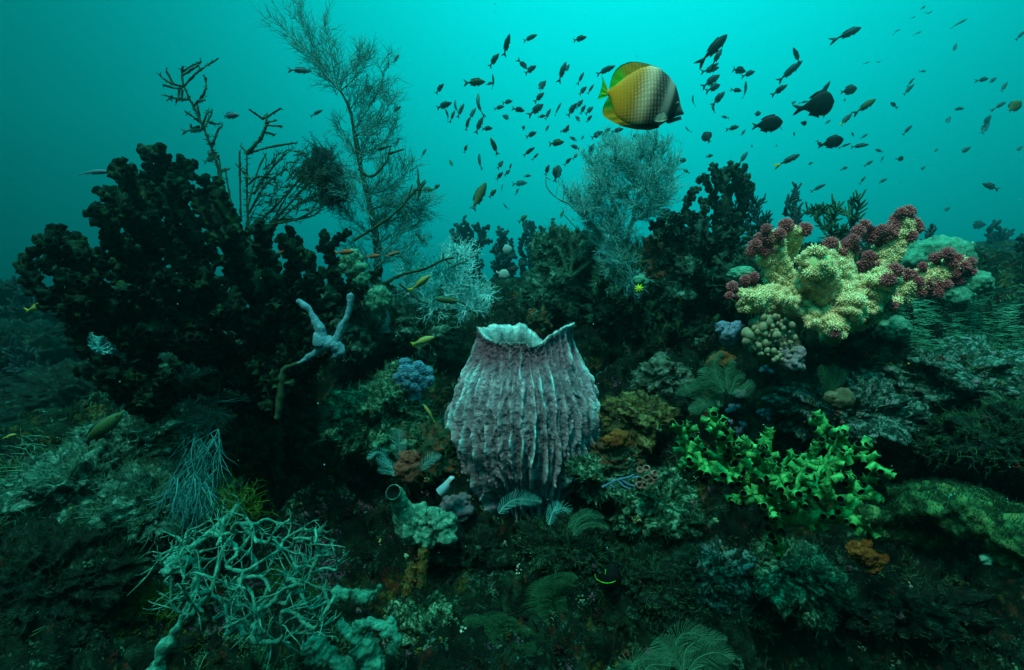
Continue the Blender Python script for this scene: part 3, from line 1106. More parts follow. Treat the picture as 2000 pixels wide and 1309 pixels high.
def fish_body(mb, k, n=22, m=0, seg=12):
    f = FK[k]
    x = np.linspace(-.32, .5, n)
    h, w_ = np.interp(x, _xs, f['h']), np.interp(x, _xs, f['w'])
    for a in (h, w_):
        for _ in range(2):
            a[1:-1] = (a[:-2] + 2 * a[1:-1] + a[2:]) / 4
    ph = np.linspace(0, 2 * math.pi, seg, endpoint=False)
    V = np.stack([np.broadcast_to(x[:, None], (n, seg)), w_[:, None] * np.sin(ph), h[:, None] * np.cos(ph) + .01], -1)
    idx = np.arange(n * seg).reshape(n, seg)
    nx = np.roll(idx, -1, 1)
    q = np.stack([idx[:-1], nx[:-1], nx[1:], idx[1:]], -1).reshape(-1, 4)
    t = np.concatenate([np.stack([nx[0], idx[0], np.full(seg, n * seg)], -1), np.stack([idx[-1], nx[-1], np.full(seg, n * seg + 1)], -1)])
    mb.add(np.concatenate([V.reshape(-1, 3), [[-.325, 0, .01], [.508, 0, .008]]]), q, t, m)


def slab(mb, pts, th=.006, m=0):
    """A flat fin from an outline in the fish's side plane, with thickness."""
    P = np.array([(x, 0, z) for x, z in pts], float)
    n = len(P)
    c = P.mean(0)
    A = np.concatenate([P + [0, th * .35, 0], P - [0, th * .35, 0], [c + [0, th, 0]], [c - [0, th, 0]]])
    i = np.arange(n)
    j = (i + 1) % n
    t = np.concatenate([np.stack([i, j, np.full(n, 2 * n)], -1), np.stack([j + n, i + n, np.full(n, 2 * n + 1)], -1)])
    mb.add(A, np.stack([i, i + n, j + n, j], -1), t, m)


def fin_outlines(k):
    f = FK[k]
    H = np.interp(np.linspace(-.3, .3, 13), _xs, f['h'])
    X_ = np.linspace(-.3, .3, 13)
    ts, tn = f['ts'], f['tn']
    p = f['h'][0]
    tail = [(-.30, p * .9), (-.38, ts * .55), (-.46, ts * .95), (-.51, ts * 1.05), (-.47, ts * .5), (-.47 + tn * .8, .01), (-.47, -ts * .5 + .01), (-.51, -ts * 1.05 + .01), (-.46, -ts * .95), (-.38, -ts * .55), (-.30, -p * .9)]
    rise = .05 if k in 'cf' else .03
    dor = [(X_[i], H[i] * .92 + .01) for i in range(3, 12)] + [(X_[i], H[i] + .01 + rise * (1.25 if i < 6 else .8)) for i in range(11, 3, -1)] + [(X_[2] - .03, H[2] + rise * 1.1)]
    an = [(X_[i], -H[i] * .92 + .01) for i in range(2, 7)] + [(X_[i], -H[i] - rise * 1.1 + .01) for i in range(6, 2, -1)] + [(X_[2] - .04, -H[2] - rise * 1.2)]
    pel = [(.22, -np.interp(.22, _xs, f['h']) * .9), (.10, -np.interp(.1, _xs, f['h']) - rise * 1.2), (.14, -np.interp(.14, _xs, f['h']) * .9)]
    return tail, dor, an, pel


_fm = {}


def bend_fish(mb, b):
    for v in mb.v:
        x = v[:, 0]
        v[:, 1] += b * (np.clip(.15 - x, 0, 1) ** 2) * 1.6 + b * .25 * np.clip(x - .2, 0, 1) ** 2


def fish_meshes(k, mats, whole, b=0.0):
    key = (k, mats[0].name, mats[1].name, whole, b)
    if key in _fm:
        return _fm[key]
    tail, dor, an, pel = fin_outlines(k)
    if whole:
        mb = MB()
        fish_body(mb, k, 14, 0, 8)
        slab(mb, tail, m=1)
        slab(mb, dor, m=1)
        slab(mb, an, m=1)
        bend_fish(mb, b)
        r = {'': mb.mesh("fish", list(mats[:2]))}
    else:
        r = {}
        mb = MB()
        fish_body(mb, k, 26, 0, 16)
        bend_fish(mb, b)
        r['body'] = mb.mesh("fish_body", mats[0])
        for nm, o_ in (('tail_fin', tail), ('dorsal_fin', dor), ('anal_fin', an), ('pelvic_fin', pel)):
            mb = MB()
            slab(mb, o_)
            bend_fish(mb, b)
            r[nm] = mb.mesh(nm, mats[1] if nm != 'dorsal_fin' else (mats[2] if len(mats) > 2 else mats[1]))
        mb = MB()
        hw = np.interp(.40, _xs, FK[k]['w'])
        for sg in (-1, 1):
            blobs(mb, np.array([[.41, sg * hw * .82, .03]]), np.array([.017]), 2, 0)
        r['eye'] = mb.mesh("eye", M_EYEF)
    _fm[key] = r
    return r


M_EYEF = mk("small_eye", [(0, (.01, .01, .01)), (1, (.02, .02, .02))], rough=.2, bump=0, spec=.5)
FMATS = {'n': (M_FD, M_FN), 'B': (M_FB, M_FB), 'y': (M_FD, M_FY, M_FN), 'g': (M_FG, M_FN), 'o': (M_FO, M_FO), 'Y': (M_FYG, M_FY), 'p': (M_FP, M_FP, M_FY), 'b': (M_FBL, M_FY), 'u': (M_FBG, M_FN)}

# px, py of crops -> photo
SHOAL = []


def put(ox, oy, rows, sc=2.8457):
    for r in rows:
        x, y, L, a = r[:4]
        k = r[4] if len(r) > 4 else 'c'
        mt = r[5] if len(r) > 5 else 'n'
        d = r[6] if len(r) > 6 else 0
        SHOAL.append((ox + x / sc, oy + y / sc, L / sc, a, k, mt, d))


put(800, 60, [
    (540, 82, 105, 75, 's'), (470, 165, 85, 55), (667, 43, 95, 25, 's'), (945, 46, 75, 15), (630, 190, 70, -45), (672, 218, 75, 35), (850, 228, 112, 70, 's'), (874, 212, 60, 60, 'c', 'n', 5),
    (365, 288, 115, 3, 'c', 'g'), (445, 295, 45, 15, 'c', 'n', 5), (466, 285, 80, 97, 'e'), (168, 322, 65, 52), (190, 417, 95, 20), (212, 470, 80, 112, 'e'), (253, 418, 80, 88, 'e'), (240, 472, 70, 68, 's'),
    (286, 442, 85, 65, 's', 'n', 5), (380, 405, 130, 88, 'e'), (348, 465, 90, 60, 's'), (322, 520, 70, 75, 's'), (388, 525, 100, 66, 's'), (430, 545, 65, 4), (498, 428, 60, 15), (545, 397, 55, 12, 'c', 'n', 5),
    (605, 440, 70, -12), (540, 484, 60, 152), (733, 310, 88, 52), (722, 370, 70, 45), (708, 437, 98, 37), (735, 477, 48, 10), (768, 467, 72, 62, 's', 'n', 5.5), (823, 437, 75, 62, 'e'),
    (953, 262, 75, 62, 's'), (962, 335, 66, 48), (1007, 325, 60, 57, 's'), (903, 440, 82, 56), (943, 410, 62, 50), (963, 440, 52, 60, 'c', 'n', 5), (1000, 443, 66, 44), (936, 492, 50, 130, 'c', 'n', 5), (998, 490, 46, 50),
    (634, 540, 28, 80, 'f', 'n', 5), (677, 578, 60, 25), (763, 547, 60, 60, 's'), (862, 556, 58, 12), (876, 545, 45, 65), (815, 625, 88, 8, 'c', 'g'), (910, 602, 48, 150, 'c', 'n', 6), (960, 597, 42, 55, 's', 'n', 6), (663, 673, 75, 36, 's'),
    (702, 697, 48, 46, 's'), (920, 648, 56, 158), (923, 697, 46, 45), (880, 727, 48, 46), (312, 655, 48, 70), (470, 645, 95, 113, 's', 'g'), (80, 678, 55, 60, 's', 'n', 6), (232, 740, 58, 118, 's', 'g'), (387, 725, 95, 92, 'e'),
    (505, 745, 60, 55), (560, 757, 38, 75, 's', 'g'), (545, 788, 42, 45), (500, 808, 56, 50), (655, 808, 42, 4, 'c', 'n', 5), (385, 925, 185, 63, 'w', 'g', 2.6), (462, 905, 62, 50, 'c', 'g'), (512, 875, 42, 75, 'e', 'n', 6), (597, 895, 42, 62, 's', 'n', 6),
    (533, 978, 48, 125, 'e'), (634, 1042, 55, 38, 'c', 'g'), (796, 1048, 32, 2, 'c', 'n', 6), (845, 1025, 66, 66, 's', 'g'), (853, 1107, 72, 60, 's', 'g'), (305, 1040, 42, 52, 'c', 'n', 9), (613, 850, 85, 5, 'c', 'n', 11), (150, 870, 48, 38), (95, 887, 72, 2, 'c', 'g'),
    (1088, 222, 105, 25, 's'), (1040, 580, 85, 30), (1100, 555, 52, 40), (1155, 555, 66, 15), (1250, 585, 40, 52), (1573, 390, 60, 85, 'e', 'n', 9), (1543, 550, 48, 118, 'e', 'n', 8), (1205, 632, 62, 8, 'c', 'n', 4.5), (1010, 665, 70, 68, 'c', 'n', 6.5), (1515, 722, 44, 4, 'f'), (1537, 782, 44, 150, 'c', 'n', 6),
    (820, 790, 90, 75, 'f', 'n', 3), (765, 775, 60, 70, 'c', 'n', 3.4)])
put(1300, 0, [
    (280, 260, 200, 46, 's', 'B', 2.4), (290, 312, 104, 60, 's'), (250, 388, 95, 14), (278, 362, 40, 30), (255, 450, 104, 35), (270, 487, 88, 25), (295, 548, 88, 48), (264, 605, 48, 112, 's'), (405, 392, 92, -10), (465, 410, 68, 22), (445, 500, 92, 90, 'e'), (395, 503, 62, -8),
    (727, 310, 95, 112, 's'), (692, 398, 134, 40, 's'), (1025, 183, 155, 24, 's'), (635, 500, 82, 34), (855, 582, 195, 12, 'f', 'B', 2.3), (882, 505, 92, 58, 's'), (1018, 503, 72, 14, 'f'), (1115, 588, 134, 34, 's', 'g'), (1000, 668, 104, 45, 's', 'y'),
    (565, 692, 140, 8, 'f', 'B', 2.5), (775, 688, 58, 162), (900, 680, 50, 35, 's', 'n', 8), (1265, 582, 44, 140, 'c', 'n', 6), (508, 633, 44, 6, 'f', 'n', 5), (330, 652, 42, 168, 'c', 'n', 8), (376, 712, 66, 14), (430, 740, 56, 55, 's'), (230, 765, 72, 120, 'b', 'B'),
    (925, 792, 112, 14, 'f', 'B', 2.8), (855, 800, 46, -50, 'c', 'n', 6), (1075, 812, 88, 8, 's', 'n', 5.5), (1000, 808, 58, 22, 's', 'n', 7), (435, 875, 88, 55, 's'), (695, 885, 134, 26, 's', 'y', 2.6), (800, 912, 52, 26, 's', 'n', 7), (1185, 838, 38, 162, 'c', 'n', 8),
    (1105, 757, 52, 32, 's', 'n', 7), (1040, 748, 28, 112, 'c', 'n', 8), (715, 745, 24, 88, 'c', 'n', 7), (1345, 722, 68, 46, 's', 'n', 5.5), (1305, 883, 42, 4, 'f', 'n', 4.5), (1205, 883, 34, 62, 's', 'n', 7), (1130, 908, 66, 30, 's', 'n', 5.5), (997, 935, 38, 22, 'c', 'n', 5),
    (1425, 940, 56, 40, 's', 'n', 5.5), (1098, 998, 50, 52, 's', 'n', 7), (1205, 1007, 62, 28, 's', 'n', 6), (848, 1045, 72, 26, 's', 'n', 5.5), (1660, 840, 88, 30, 's', 'n', 5), (1500, 840, 52, 46, 's', 'n', 13), (1570, 672, 62, 62, 'c', 'n', 13), (1788, 672, 60, 60, 'c', 'n', 11), (1775, 715, 80, 58, 'c', 'n', 12),
    (1625, 607, 62, 6, 's', 'n', 8), (1865, 583, 78, 30, 's', 'n', 6), (1933, 598, 85, 40, 'f', 'g', 3.5), (1880, 487, 76, 56, 's', 'n', 6), (1815, 450, 74, 36, 's', 'n', 6), (1766, 443, 58, 10, 'c', 'n', 6.5), (1350, 500, 74, 46, 's', 'n', 7), (1365, 455, 48, 50, 's', 'n', 8),
    (1608, 270, 62, 72, 's', 'n', 8), (1630, 130, 78, 28, 'e', 'n', 9), (1975, 195, 74, 44, 's', 'n', 6), (1433, 42, 34, 36, 'c', 'n', 12), (1960, 833, 74, 40, 's', 'n', 6), (1805, 1037, 74, 160, 'c', 'n', 5.5), (1560, 1167, 52, 34, 'c', 'n', 6), (1725, 1252, 112, 2, 'c', 'n', 11),
    (1430, 397, 44, 2, 's', 'n', 13), (706, 575, 54, 32, 's', 'n', 9), (770, 568, 52, 12, 's', 'n', 9), (995, 557, 30, 62, 'c', 'n', 7), (245, 868, 46, 12, 'c', 'n', 6), (480, 815, 24, 112, 'c', 'n', 8), (617, 812, 24, 88, 'c', 'n', 8), (641, 715, 28, 112, 'e', 'n', 8),
    (1180, 347, 42, 26, 'e', 'n', 12), (1115, 350, 34, 14, 'e', 'n', 13), (1285, 172, 44, 22, 'e', 'n', 13), (1460, 75, 60, 30, 'e', 'n', 14), (1400, 185, 60, 22, 'e', 'n', 15), (1370, 100, 40, 28, 'e', 'n', 15)])
put(500, 0, [(245, 393, 112, -3, 's', 'u', 3), (778, 330, 68, 56, 's'), (620, 495, 70, 22, 'c', 'n', 3.6), (780, 607, 62, 28, 'c', 'n', 3.6), (780, 798, 72, 60, 's', 'n', 3.6), (340, 628, 68, 28, 's', 'n', 4)])
put(0, 0, [(1275, 645, 125, 4, 's', 'u', 3.2), (1090, 722, 112, 8, 's', 'g', 6), (1165, 858, 110, 12, 's', 'u', 6), (1172, 886, 105, 22, 's', 'g', 6.5), (1245, 948, 70, 20, 's', 'g', 6.5), (520, 958, 180, 2, 'e', 'u', 3.4)])
NSHOAL = len(SHOAL)
put(500, 400, [(155, 258, 115, 30, 's', 'o', 2.5), (492, 265, 120, 4, 's', 'o', 2.5), (648, 288, 90, 8, 's', 'o', 2.6), (760, 275, 82, 18, 's', 'o', 2.6), (920, 192, 90, 138, 's', 'g', 3), (915, 435, 140, 36, 's', 'Y', 2.4), (1075, 533, 160, 174, 's', 'g', 2.5), (930, 757, 130, 18, 'w', 'Y', 2.2),
               (1398, 258, 74, 108, 'b', 'p', 3.4), (1522, 245, 84, -10, 'b', 'p', 3.4), (1370, 385, 82, -15, 'b', 'p', 3.5), (1187, 452, 50, 100, 'c', 'u', 3), (965, 1160, 125, 125, 'e', 'Y', 2.25), (850, 322, 48, -10, 'f', 'B', 3)])
put(0, 400, [(205, 573, 150, 16, 's', 'Y', 3.0), (700, 1062, 70, 14, 'e', 'b', 2.6), (50, 1285, 92, 14, 'e', 'Y', 2.0), (415, 735, 80, 120, 's', 'g', 4.0)])
put(0, 800, [(500, 110, 260, 38, 'w', 'g', 1.7)], 2.571)

ORD = ['', 'highest', 'second', 'third', 'fourth', 'fifth', 'sixth', 'seventh', 'eighth', 'ninth', 'tenth', 'eleventh', 'twelfth', 'thirteenth', 'fourteenth', 'fifteenth', 'sixteenth', 'seventeenth', 'eighteenth', 'nineteenth', 'twentieth']
ZONES = [
    (0, 560, 0, 700, "beside the bare branched coral"), (560, 830, 0, 700, "round the tall feathery black coral"),
    (830, 905, 0, 470, "at the thin edge of the shoal above the pale gorgonian"), (905, 1000, 0, 200, "high in the shoal above the wrasse"), (905, 1000, 200, 300, "midway up the shoal above the wrasse"), (905, 1000, 300, 470, "close round the green wrasse"),
    (1000, 1075, 0, 200, "high over the far coral fan"), (1000, 1075, 200, 290, "midway over the far coral fan"), (1000, 1110, 290, 480, "low over the far coral fan"),
    (1075, 1130, 0, 200, "trailing high behind the butterflyfish"), (1075, 1130, 200, 290, "trailing low behind the butterflyfish"), (1130, 1210, 0, 240, "at the butterflyfish's tail"), (1110, 1345, 238, 420, "among the tips of the pale feathery bush"),
    (1320, 1420, 0, 160, "in the stack ahead of the butterflyfish, upper half"), (1320, 1420, 160, 250, "ahead of the butterflyfish's snout"), (1320, 1500, 250, 360, "just over the green-black tube coral"),
    (1420, 1530, 0, 400, "between the snout stack and the two black damselfish"), (1530, 1620, 0, 260, "round the largest black damselfish"), (1620, 1720, 0, 260, "beyond the largest black damselfish"), (1530, 1640, 260, 440, "above the green branching bush"), (1640, 1760, 255, 440, "above the maroon tips of the soft coral"),
    (1720, 1860, 0, 255, "in the dim high water past the damselfish"), (1760, 1960, 255, 520, "over the pale round corals"), (1860, 2100, 0, 400, "in the dim water over the far reef slope")]


def heading(a):
    a = (a + 180) % 360 - 180
    s = math.sin(math.radians(a))
    return "swimming straight up" if s > .93 else "nose tilted up steeply" if s > .68 else "nose tilted up" if s > .3 else "swimming level" if s > -.25 else "nose tilted down"


TONE = {'n': 'dark', 'B': 'black', 'y': 'dark yellow-tailed', 'g': 'olive', 'u': 'grey-blue'}
KIND = {'c': 'chromis', 's': 'slim fish', 'f': 'deep-bodied damselfish', 'w': 'wrasse', 'e': 'thin edge-on fish', 'b': 'rounded fish'}
CATN = {'c': 'fish', 's': 'fish', 'f': 'damselfish', 'w': 'wrasse', 'e': 'fish', 'b': 'fish'}
SPECIAL = [
    "orange fish swimming over the dark tube coral's top", "long orange fish at the crest beside the fuzzy green sponge", "orange fish between two other orange fish under the black coral trunk", "short orange fish nearest the black coral trunk base",
    "olive fish nose down in open water above the pale gorgonian", "yellow-green fish with grey face in front of the pale gorgonian", "dark olive fish lying level across the pale gorgonian", "orange-yellow fish hovering above the blue soft coral",
    "pale fish nose up before the far coral fan", "pale yellow-backed fish hovering highest before the far coral fan", "pale yellow-backed fish hovering lowest before the far coral fan", "small blue-grey fish at the gorgonian's outer edge",
    "thin green fish diving beside the barrel sponge", "tiny black fish under the broken black coral branch",
    "yellow-green fish near the far reef behind the dark tube coral", "small blue and yellow fish under the dark tube coral", "thin yellow streaked fish low by the far reef", "dim olive fish nose up in the gap behind the dark tube coral", "large blurred olive wrasse over the reef edge below the dark coral"]
zl = {}
rows = []
for i, (x, y, L, a, k, mt, d) in enumerate(SHOAL):
    z = None
    if i < NSHOAL:
        z = next((q for q in ZONES if q[0] <= x < q[1] and q[2] <= y < q[3]), None)
        zn = z[4] if z else "in open water"
        zl.setdefault(zn, []).append((y, i))
order_in = {}
for zn, v in zl.items():
    for r, (y, i) in enumerate(sorted(v), 1):
        order_in[i] = (zn, r, len(v))
for i, (x, y, L, a, k, mt, d) in enumerate(SHOAL):
    d = d or float(RG.uniform(2.9, 4.0))
    yaw = float(RG.uniform(-.5, .5))
    X_ = RT * math.cos(math.radians(a)) + UP * math.sin(math.radians(a))
    Zd = np.cross(X_, nrm(at(x, y, 1.0) - CAM))
    if Zd @ UP < 0 or (abs(Zd @ UP) < 1e-6):
        Zd = -Zd
    ray = nrm(at(x, y, 1.0) - CAM)
    X3 = nrm(X_ * math.cos(yaw) + ray * math.sin(yaw))
    Zd = nrm(Zd - (Zd @ X3) * X3)
    Yd = np.cross(Zd, X3)
    if k == 'e':
        r_ = 1.0
        Zd, Yd = Zd * math.cos(r_) + Yd * math.sin(r_), Yd * math.cos(r_) - Zd * math.sin(r_)
    S = L * d / 1000 / math.cos(yaw)
    M = Matrix(((X3[0], Yd[0], Zd[0]), (X3[1], Yd[1], Zd[1]), (X3[2], Yd[2], Zd[2])))
    big = L > 33
    ms = fish_meshes(k, FMATS[mt], not big, float(RG.choice([-.55, -.25, .1, .35, .6])))
    nm = 'wrasse' if k == 'w' else 'damselfish' if k == 'f' else 'reef_fish'
    o = bpy.data.objects.new(nm, None if big else ms[''])
    COL.objects.link(o)
    o.location = at(x, y, d)
    o.rotation_euler = M.to_euler()
    o.scale = (S, S, S * float(RG.uniform(.9, 1.1)))
    if big:
        for pn, me in ms.items():
            c = bpy.data.objects.new(pn, me)
            COL.objects.link(c)
            c.parent = o
    if i < NSHOAL:
        zn, r, n_ = order_in[i]
        rank = "lowest" if (r == n_ and n_ > 1) else ORD[r] + (" from top" if r > 1 else "")
        if n_ == 1:
            rank = "only"
        lab = f"{TONE[mt]} {KIND[k]} {heading(a)}, {rank} {zn}"
        wds = lab.split()
        if len(wds) > 16:
            lab = f"{TONE[mt]} {KIND[k].split()[-1]}, {rank} {zn}"
        tag(o, lab, CATN[k], "shoal of small fish in open water")
    else:
        tag(o, SPECIAL[i - NSHOAL], CATN[k])
# ------------------------------------------------------------------ corals
def split_groups(chains, groups, most=14):
    """Chains by main branch; small branches join the largest of their neighbours so that a coral keeps a handful of parts."""
    d = {}
    for c, g in zip(chains, groups):
        d.setdefault(g, []).append(c)
    ks = sorted((k for k in d if k != -1), key=lambda k: -sum(len(c) for c in d[k]))
    for k in ks[most:]:
        d.setdefault(ks[most - 1], []).extend(d.pop(k))
    return d


def along(P, R, ch, step):
    pts = P[ch]
    seg = np.linalg.norm(np.diff(pts, axis=0), axis=1)
    s = np.concatenate([[0], np.cumsum(seg)])
    n = max(1, int(s[-1] / step))
    u = (np.arange(n) + RG.random(n) * .8) / n * s[-1]
    Q = np.stack([np.interp(u, s, pts[:, i]) for i in range(3)], 1)
    i = np.clip(np.searchsorted(s, u) - 1, 0, len(seg) - 1)
    T = nrm(np.diff(pts, axis=0)[i])
    return Q, T, np.interp(u, s, R[ch]), u / s[-1]


def rand_perp(T):
    a = RG.normal(0, 1, T.shape)
    return nrm(a - (a * T).sum(-1, keepdims=True) * T)


def tube_coral(name, label, cat, root, polys, sp, d0, dvar, mats, rt=.012, rmax=.03, knob=(.012, .018), kstep=.007, seg=.05, holes=(), group=None, tilt=0.0, bias=.4, tips=True, most=12, kk=7, sub_polyps=False, layers=()):
    """Branching tube coral: stout stems set all round with short cups."""
    rp, rd = root
    R0 = at(rp[0], rp[1], rd)
    pts = np.concatenate([fill(p, sp, holes) for p in polys])
    dd = d0 + RG.uniform(-dvar, dvar, len(pts)) + tilt * (pts[:, 0] - rp[0]) / 1000
    for sp2, dz in layers:
        p2 = np.concatenate([fill(p, sp2, holes) for p in polys])
        pts = np.concatenate([pts, p2])
        dd = np.concatenate([dd, d0 + dz + RG.uniform(-dvar, dvar, len(p2)) + tilt * (p2[:, 0] - rp[0]) / 1000])
    tg = at(pts[:, 0], pts[:, 1], dd)
    P, par, R, chains, groups = grow(R0, tg, seg, bias, .10, .45, .36, rt, rmax)
    t = thing(name, label, cat, R0, group)
    for g, chs in split_groups(chains, groups, most).items():
        mb = MB()
        kc, kd, kr = [], [], []
        for ch in chs:
            c = np.array(ch)
            rr = R[c].copy()
            if len(c) > 1:
                rr[0] = min(rr[0], rr[1] * 1.25)
            tubes(mb, P[c], rr[None] * (1 + .15 * noise(P[c], 40, 3)), 8)
            Q, T, rq, u = along(P, R, ch, kstep)
            pd = rand_perp(T)
            kc.append(Q + pd * (rq * .7)[:, None])
            kd.append(nrm(pd + T * RG.uniform(.1, .9, len(Q))[:, None]))
            kr.append(np.full(len(Q), 1.0))
            if tips:
                n_ = 4
                Te = np.repeat(nrm(P[c[-1]] - P[c[-2]])[None], n_, 0)
                kc.append(np.repeat(P[c[-1]][None], n_, 0))
                kd.append(nrm(Te + rand_perp(Te) * RG.uniform(0, .9, (n_, 1))))
                kr.append(np.full(n_, 1.05))
        kc, kd = np.concatenate(kc), np.concatenate(kd)
        sz = RG.uniform(.8, 1.2, len(kc))
        part = None
        if not sub_polyps:
            knobs(mb, kc, kd, knob[0] * sz, knob[1] * sz * RG.uniform(.7, 1.3, len(kc)), kk)
        part = mb.build("stem" if g == -1 else "branch", mats if not sub_polyps else [M_TUBED, M_MOUTH], t)
        if sub_polyps:
            pm = MB()
            knobs(pm, np.zeros((1, 3)), np.array([[0, 0, 1.0]]), np.array([knob[0]]), np.array([knob[1]]), 20, flare=1.12, wall=2)
            me = sub_polyps.get('me')
            if me is None:
                me = sub_polyps['me'] = pm.mesh("polyp", mats)
            take = RG.permutation(len(kc))[:100]
            for q in take:
                o = bpy.data.objects.new("polyp", me)
                COL.objects.link(o)
                o.parent = part
                o.location = Vector(kc[q] - np.array(worldloc(part)))
                o.rotation_euler = Vector(kd[q]).to_track_quat('Z', 'Y').to_euler()
                s_ = float(sz[q])
                o.scale = (s_, s_, s_ * float(RG.uniform(.75, 1.3)))
    return t, P, R


BLK = [(.35, (.0026, .008, .005)), (.52, (.006, .022, .010)), (.68, (.018, .060, .022))]
M_TUBE = mk("black_tube_coral", BLK, 14, 5, bump=.5, bscale=80, spec=.06)
M_MOUTH = mk("polyp_mouth", [(0, (.002, .003, .003)), (1, (.005, .007, .006))], 10, 2, bump=0, spec=.04)
M_TUBEG = mk("green_black_tube_coral", [(.35, (.008, .022, .014)), (.6, (.022, .06, .035)), (.75, (.045, .11, .06))], 12, 5, bump=.5, bscale=80)
M_TUBEL = mk("green_tube_coral", [(.38, (.010, .09, .018)), (.5, (.03, .25, .05)), (.64, (.09, .50, .13))], 30, 5, bump=.4, bscale=90, rough=.6, spec=.25)
M_FARC = mk("far_tube_coral", [(.35, (.006, .014, .014)), (.65, (.016, .034, .032))], 5, 5, bump=0)

# the big dark coral: silhouette traced as outlines, filled by growth
PL1 = [(245, 285), (262, 270), (290, 300), (315, 335), (335, 345), (380, 320), (420, 350), (445, 385), (455, 420), (500, 430), (560, 470), (610, 510), (645, 550), (665, 610), (655, 690), (620, 750), (570, 790), (520, 795), (450, 770), (400, 720), (330, 700), (260, 700), (210, 660), (150, 640), (105, 620), (95, 590), (60, 560), (45, 535), (40, 505), (75, 500), (45, 472), (95, 455), (130, 440), (165, 440), (180, 470), (195, 500), (205, 440), (180, 410), (195, 385), (190, 355), (225, 365), (215, 335), (235, 320)]
PL2 = [(305, 290), (325, 285), (345, 325), (340, 350), (315, 330)]
PL3 = [(342, 285), (352, 283), (375, 320), (385, 350), (350, 350)]
PL4 = [(150, 705), (190, 700), (260, 700), (330, 720), (340, 800), (290, 825), (255, 790), (240, 760), (190, 755), (155, 735)]
HOL = [[(365, 330), (385, 335), (390, 370), (380, 410), (368, 405)], [(225, 450), (275, 465), (283, 475), (235, 470)], [(138, 540), (175, 530), (170, 575), (150, 580), (135, 560)], [(278, 540), (295, 525), (300, 560), (282, 560)], [(330, 540), (350, 545), (365, 575), (360, 595), (345, 580)], [(200, 450), (178, 470), (195, 510)], [(80, 540), (118, 535), (105, 550)], [(185, 640), (210, 660), (208, 690), (170, 690)], [(255, 735), (285, 735), (290, 765), (262, 760)]]
tube_coral("tube_coral", "huge black branching tube coral filling the dark side of the reef", "coral", ((560, 850), 2.75), [PL1, PL2, PL3, PL4], 31, 2.15, .20, [M_TUBE, M_MOUTH], rt=.0165, rmax=.036, knob=(.0135, .024), kstep=.0066, seg=.055, holes=HOL, tilt=.5, bias=.55, most=14, layers=((70, .30),))
# darker crown on the crest below the feathery coral
tube_coral("tube_coral", "dark tube coral with lobed tips on the crest under the feathery coral", "coral", ((650, 620), 3.0), [[(618, 450), (640, 452), (660, 490), (680, 450), (690, 500), (735, 480), (740, 560), (690, 610), (600, 590), (590, 510), (540, 470), (560, 440), (590, 480)]], 26, 2.75, .12, [M_TUBE, M_MOUTH], rt=.018, rmax=.04, knob=(.012, .017), kstep=.008, seg=.06)
# black thicket behind the sponge
tube_coral("tube_coral", "low black tube coral thicket behind the barrel sponge", "coral", ((1260, 745), 2.78), [[(1020, 600), (1055, 565), (1080, 600), (1110, 540), (1140, 580), (1185, 545), (1220, 590), (1215, 520), (1240, 590), (1300, 570), (1350, 590), (1385, 555), (1400, 620), (1400, 690), (1340, 730), (1250, 730), (1190, 700), (1150, 660), (1090, 620)]], 27, 2.72, .14, [M_TUBE, M_MOUTH], rt=.017, rmax=.035, knob=(.0125, .018), kstep=.0075, seg=.06, bias=.45)
# greenish tube coral on the skyline
PI_ = [(1345, 350), (1362, 340), (1378, 308), (1395, 318), (1402, 335), (1425, 320), (1440, 325), (1455, 322), (1470, 335), (1478, 360), (1470, 380), (1450, 400), (1460, 440), (1430, 470), (1440, 520), (1390, 540), (1330, 540), (1290, 510), (1270, 450), (1285, 410), (1330, 400), (1345, 380)]
tube_coral("tube_coral", "tall green-black tube coral on the skyline beside the pale feathery bush", "coral", ((1385, 590), 3.15), [PI_], 21, 3.0, .16, [M_TUBEG, M_MOUTH], rt=.016, rmax=.04, knob=(.0135, .018), kstep=.0068, seg=.055, holes=[[(1362, 370), (1375, 372), (1368, 395), (1355, 390)], [(1425, 390), (1440, 400), (1432, 420), (1422, 410)]], bias=.45)
tube_coral("tube_coral", "wide dark green tube coral thicket just below the skyline tube coral", "coral", ((1395, 610), 2.85), [[(1270, 450), (1310, 405), (1340, 430), (1400, 410), (1440, 440), (1480, 420), (1500, 450), (1490, 520), (1440, 585), (1330, 570), (1290, 520)]], 25, 2.72, .14, [M_TUBEG, M_MOUTH], rt=.014, rmax=.03, knob=(.012, .018), kstep=.0075, seg=.055, bias=.45)
# far fans
for rp, pl, lb in (((925, 610), [(880, 440), (905, 432), (930, 440), (958, 442), (965, 470), (940, 500), (950, 560), (905, 560), (890, 500)], "far coral fan standing behind the pale gorgonian, broadest of three"),
                   ((985, 610), [(968, 445), (995, 448), (1000, 480), (1010, 520), (1005, 580), (965, 570), (960, 500)], "narrow far coral fan, middle of the three in blue water"),
                   ((1030, 610), [(1018, 435), (1040, 432), (1062, 440), (1068, 465), (1060, 500), (1040, 540), (1030, 590), (1010, 560), (1012, 490)], "far coral fan with forked top, farthest from the pale gorgonian")):
    tube_coral("fan_coral", lb, "coral", (rp, 8.0), [pl], 13, 7.4, .3, [M_FARC, M_FARC], rt=.028, rmax=.07, knob=(.022, .036), kstep=.032, seg=.09, kk=5, group="far coral fans over the sponge", bias=.5, most=5)
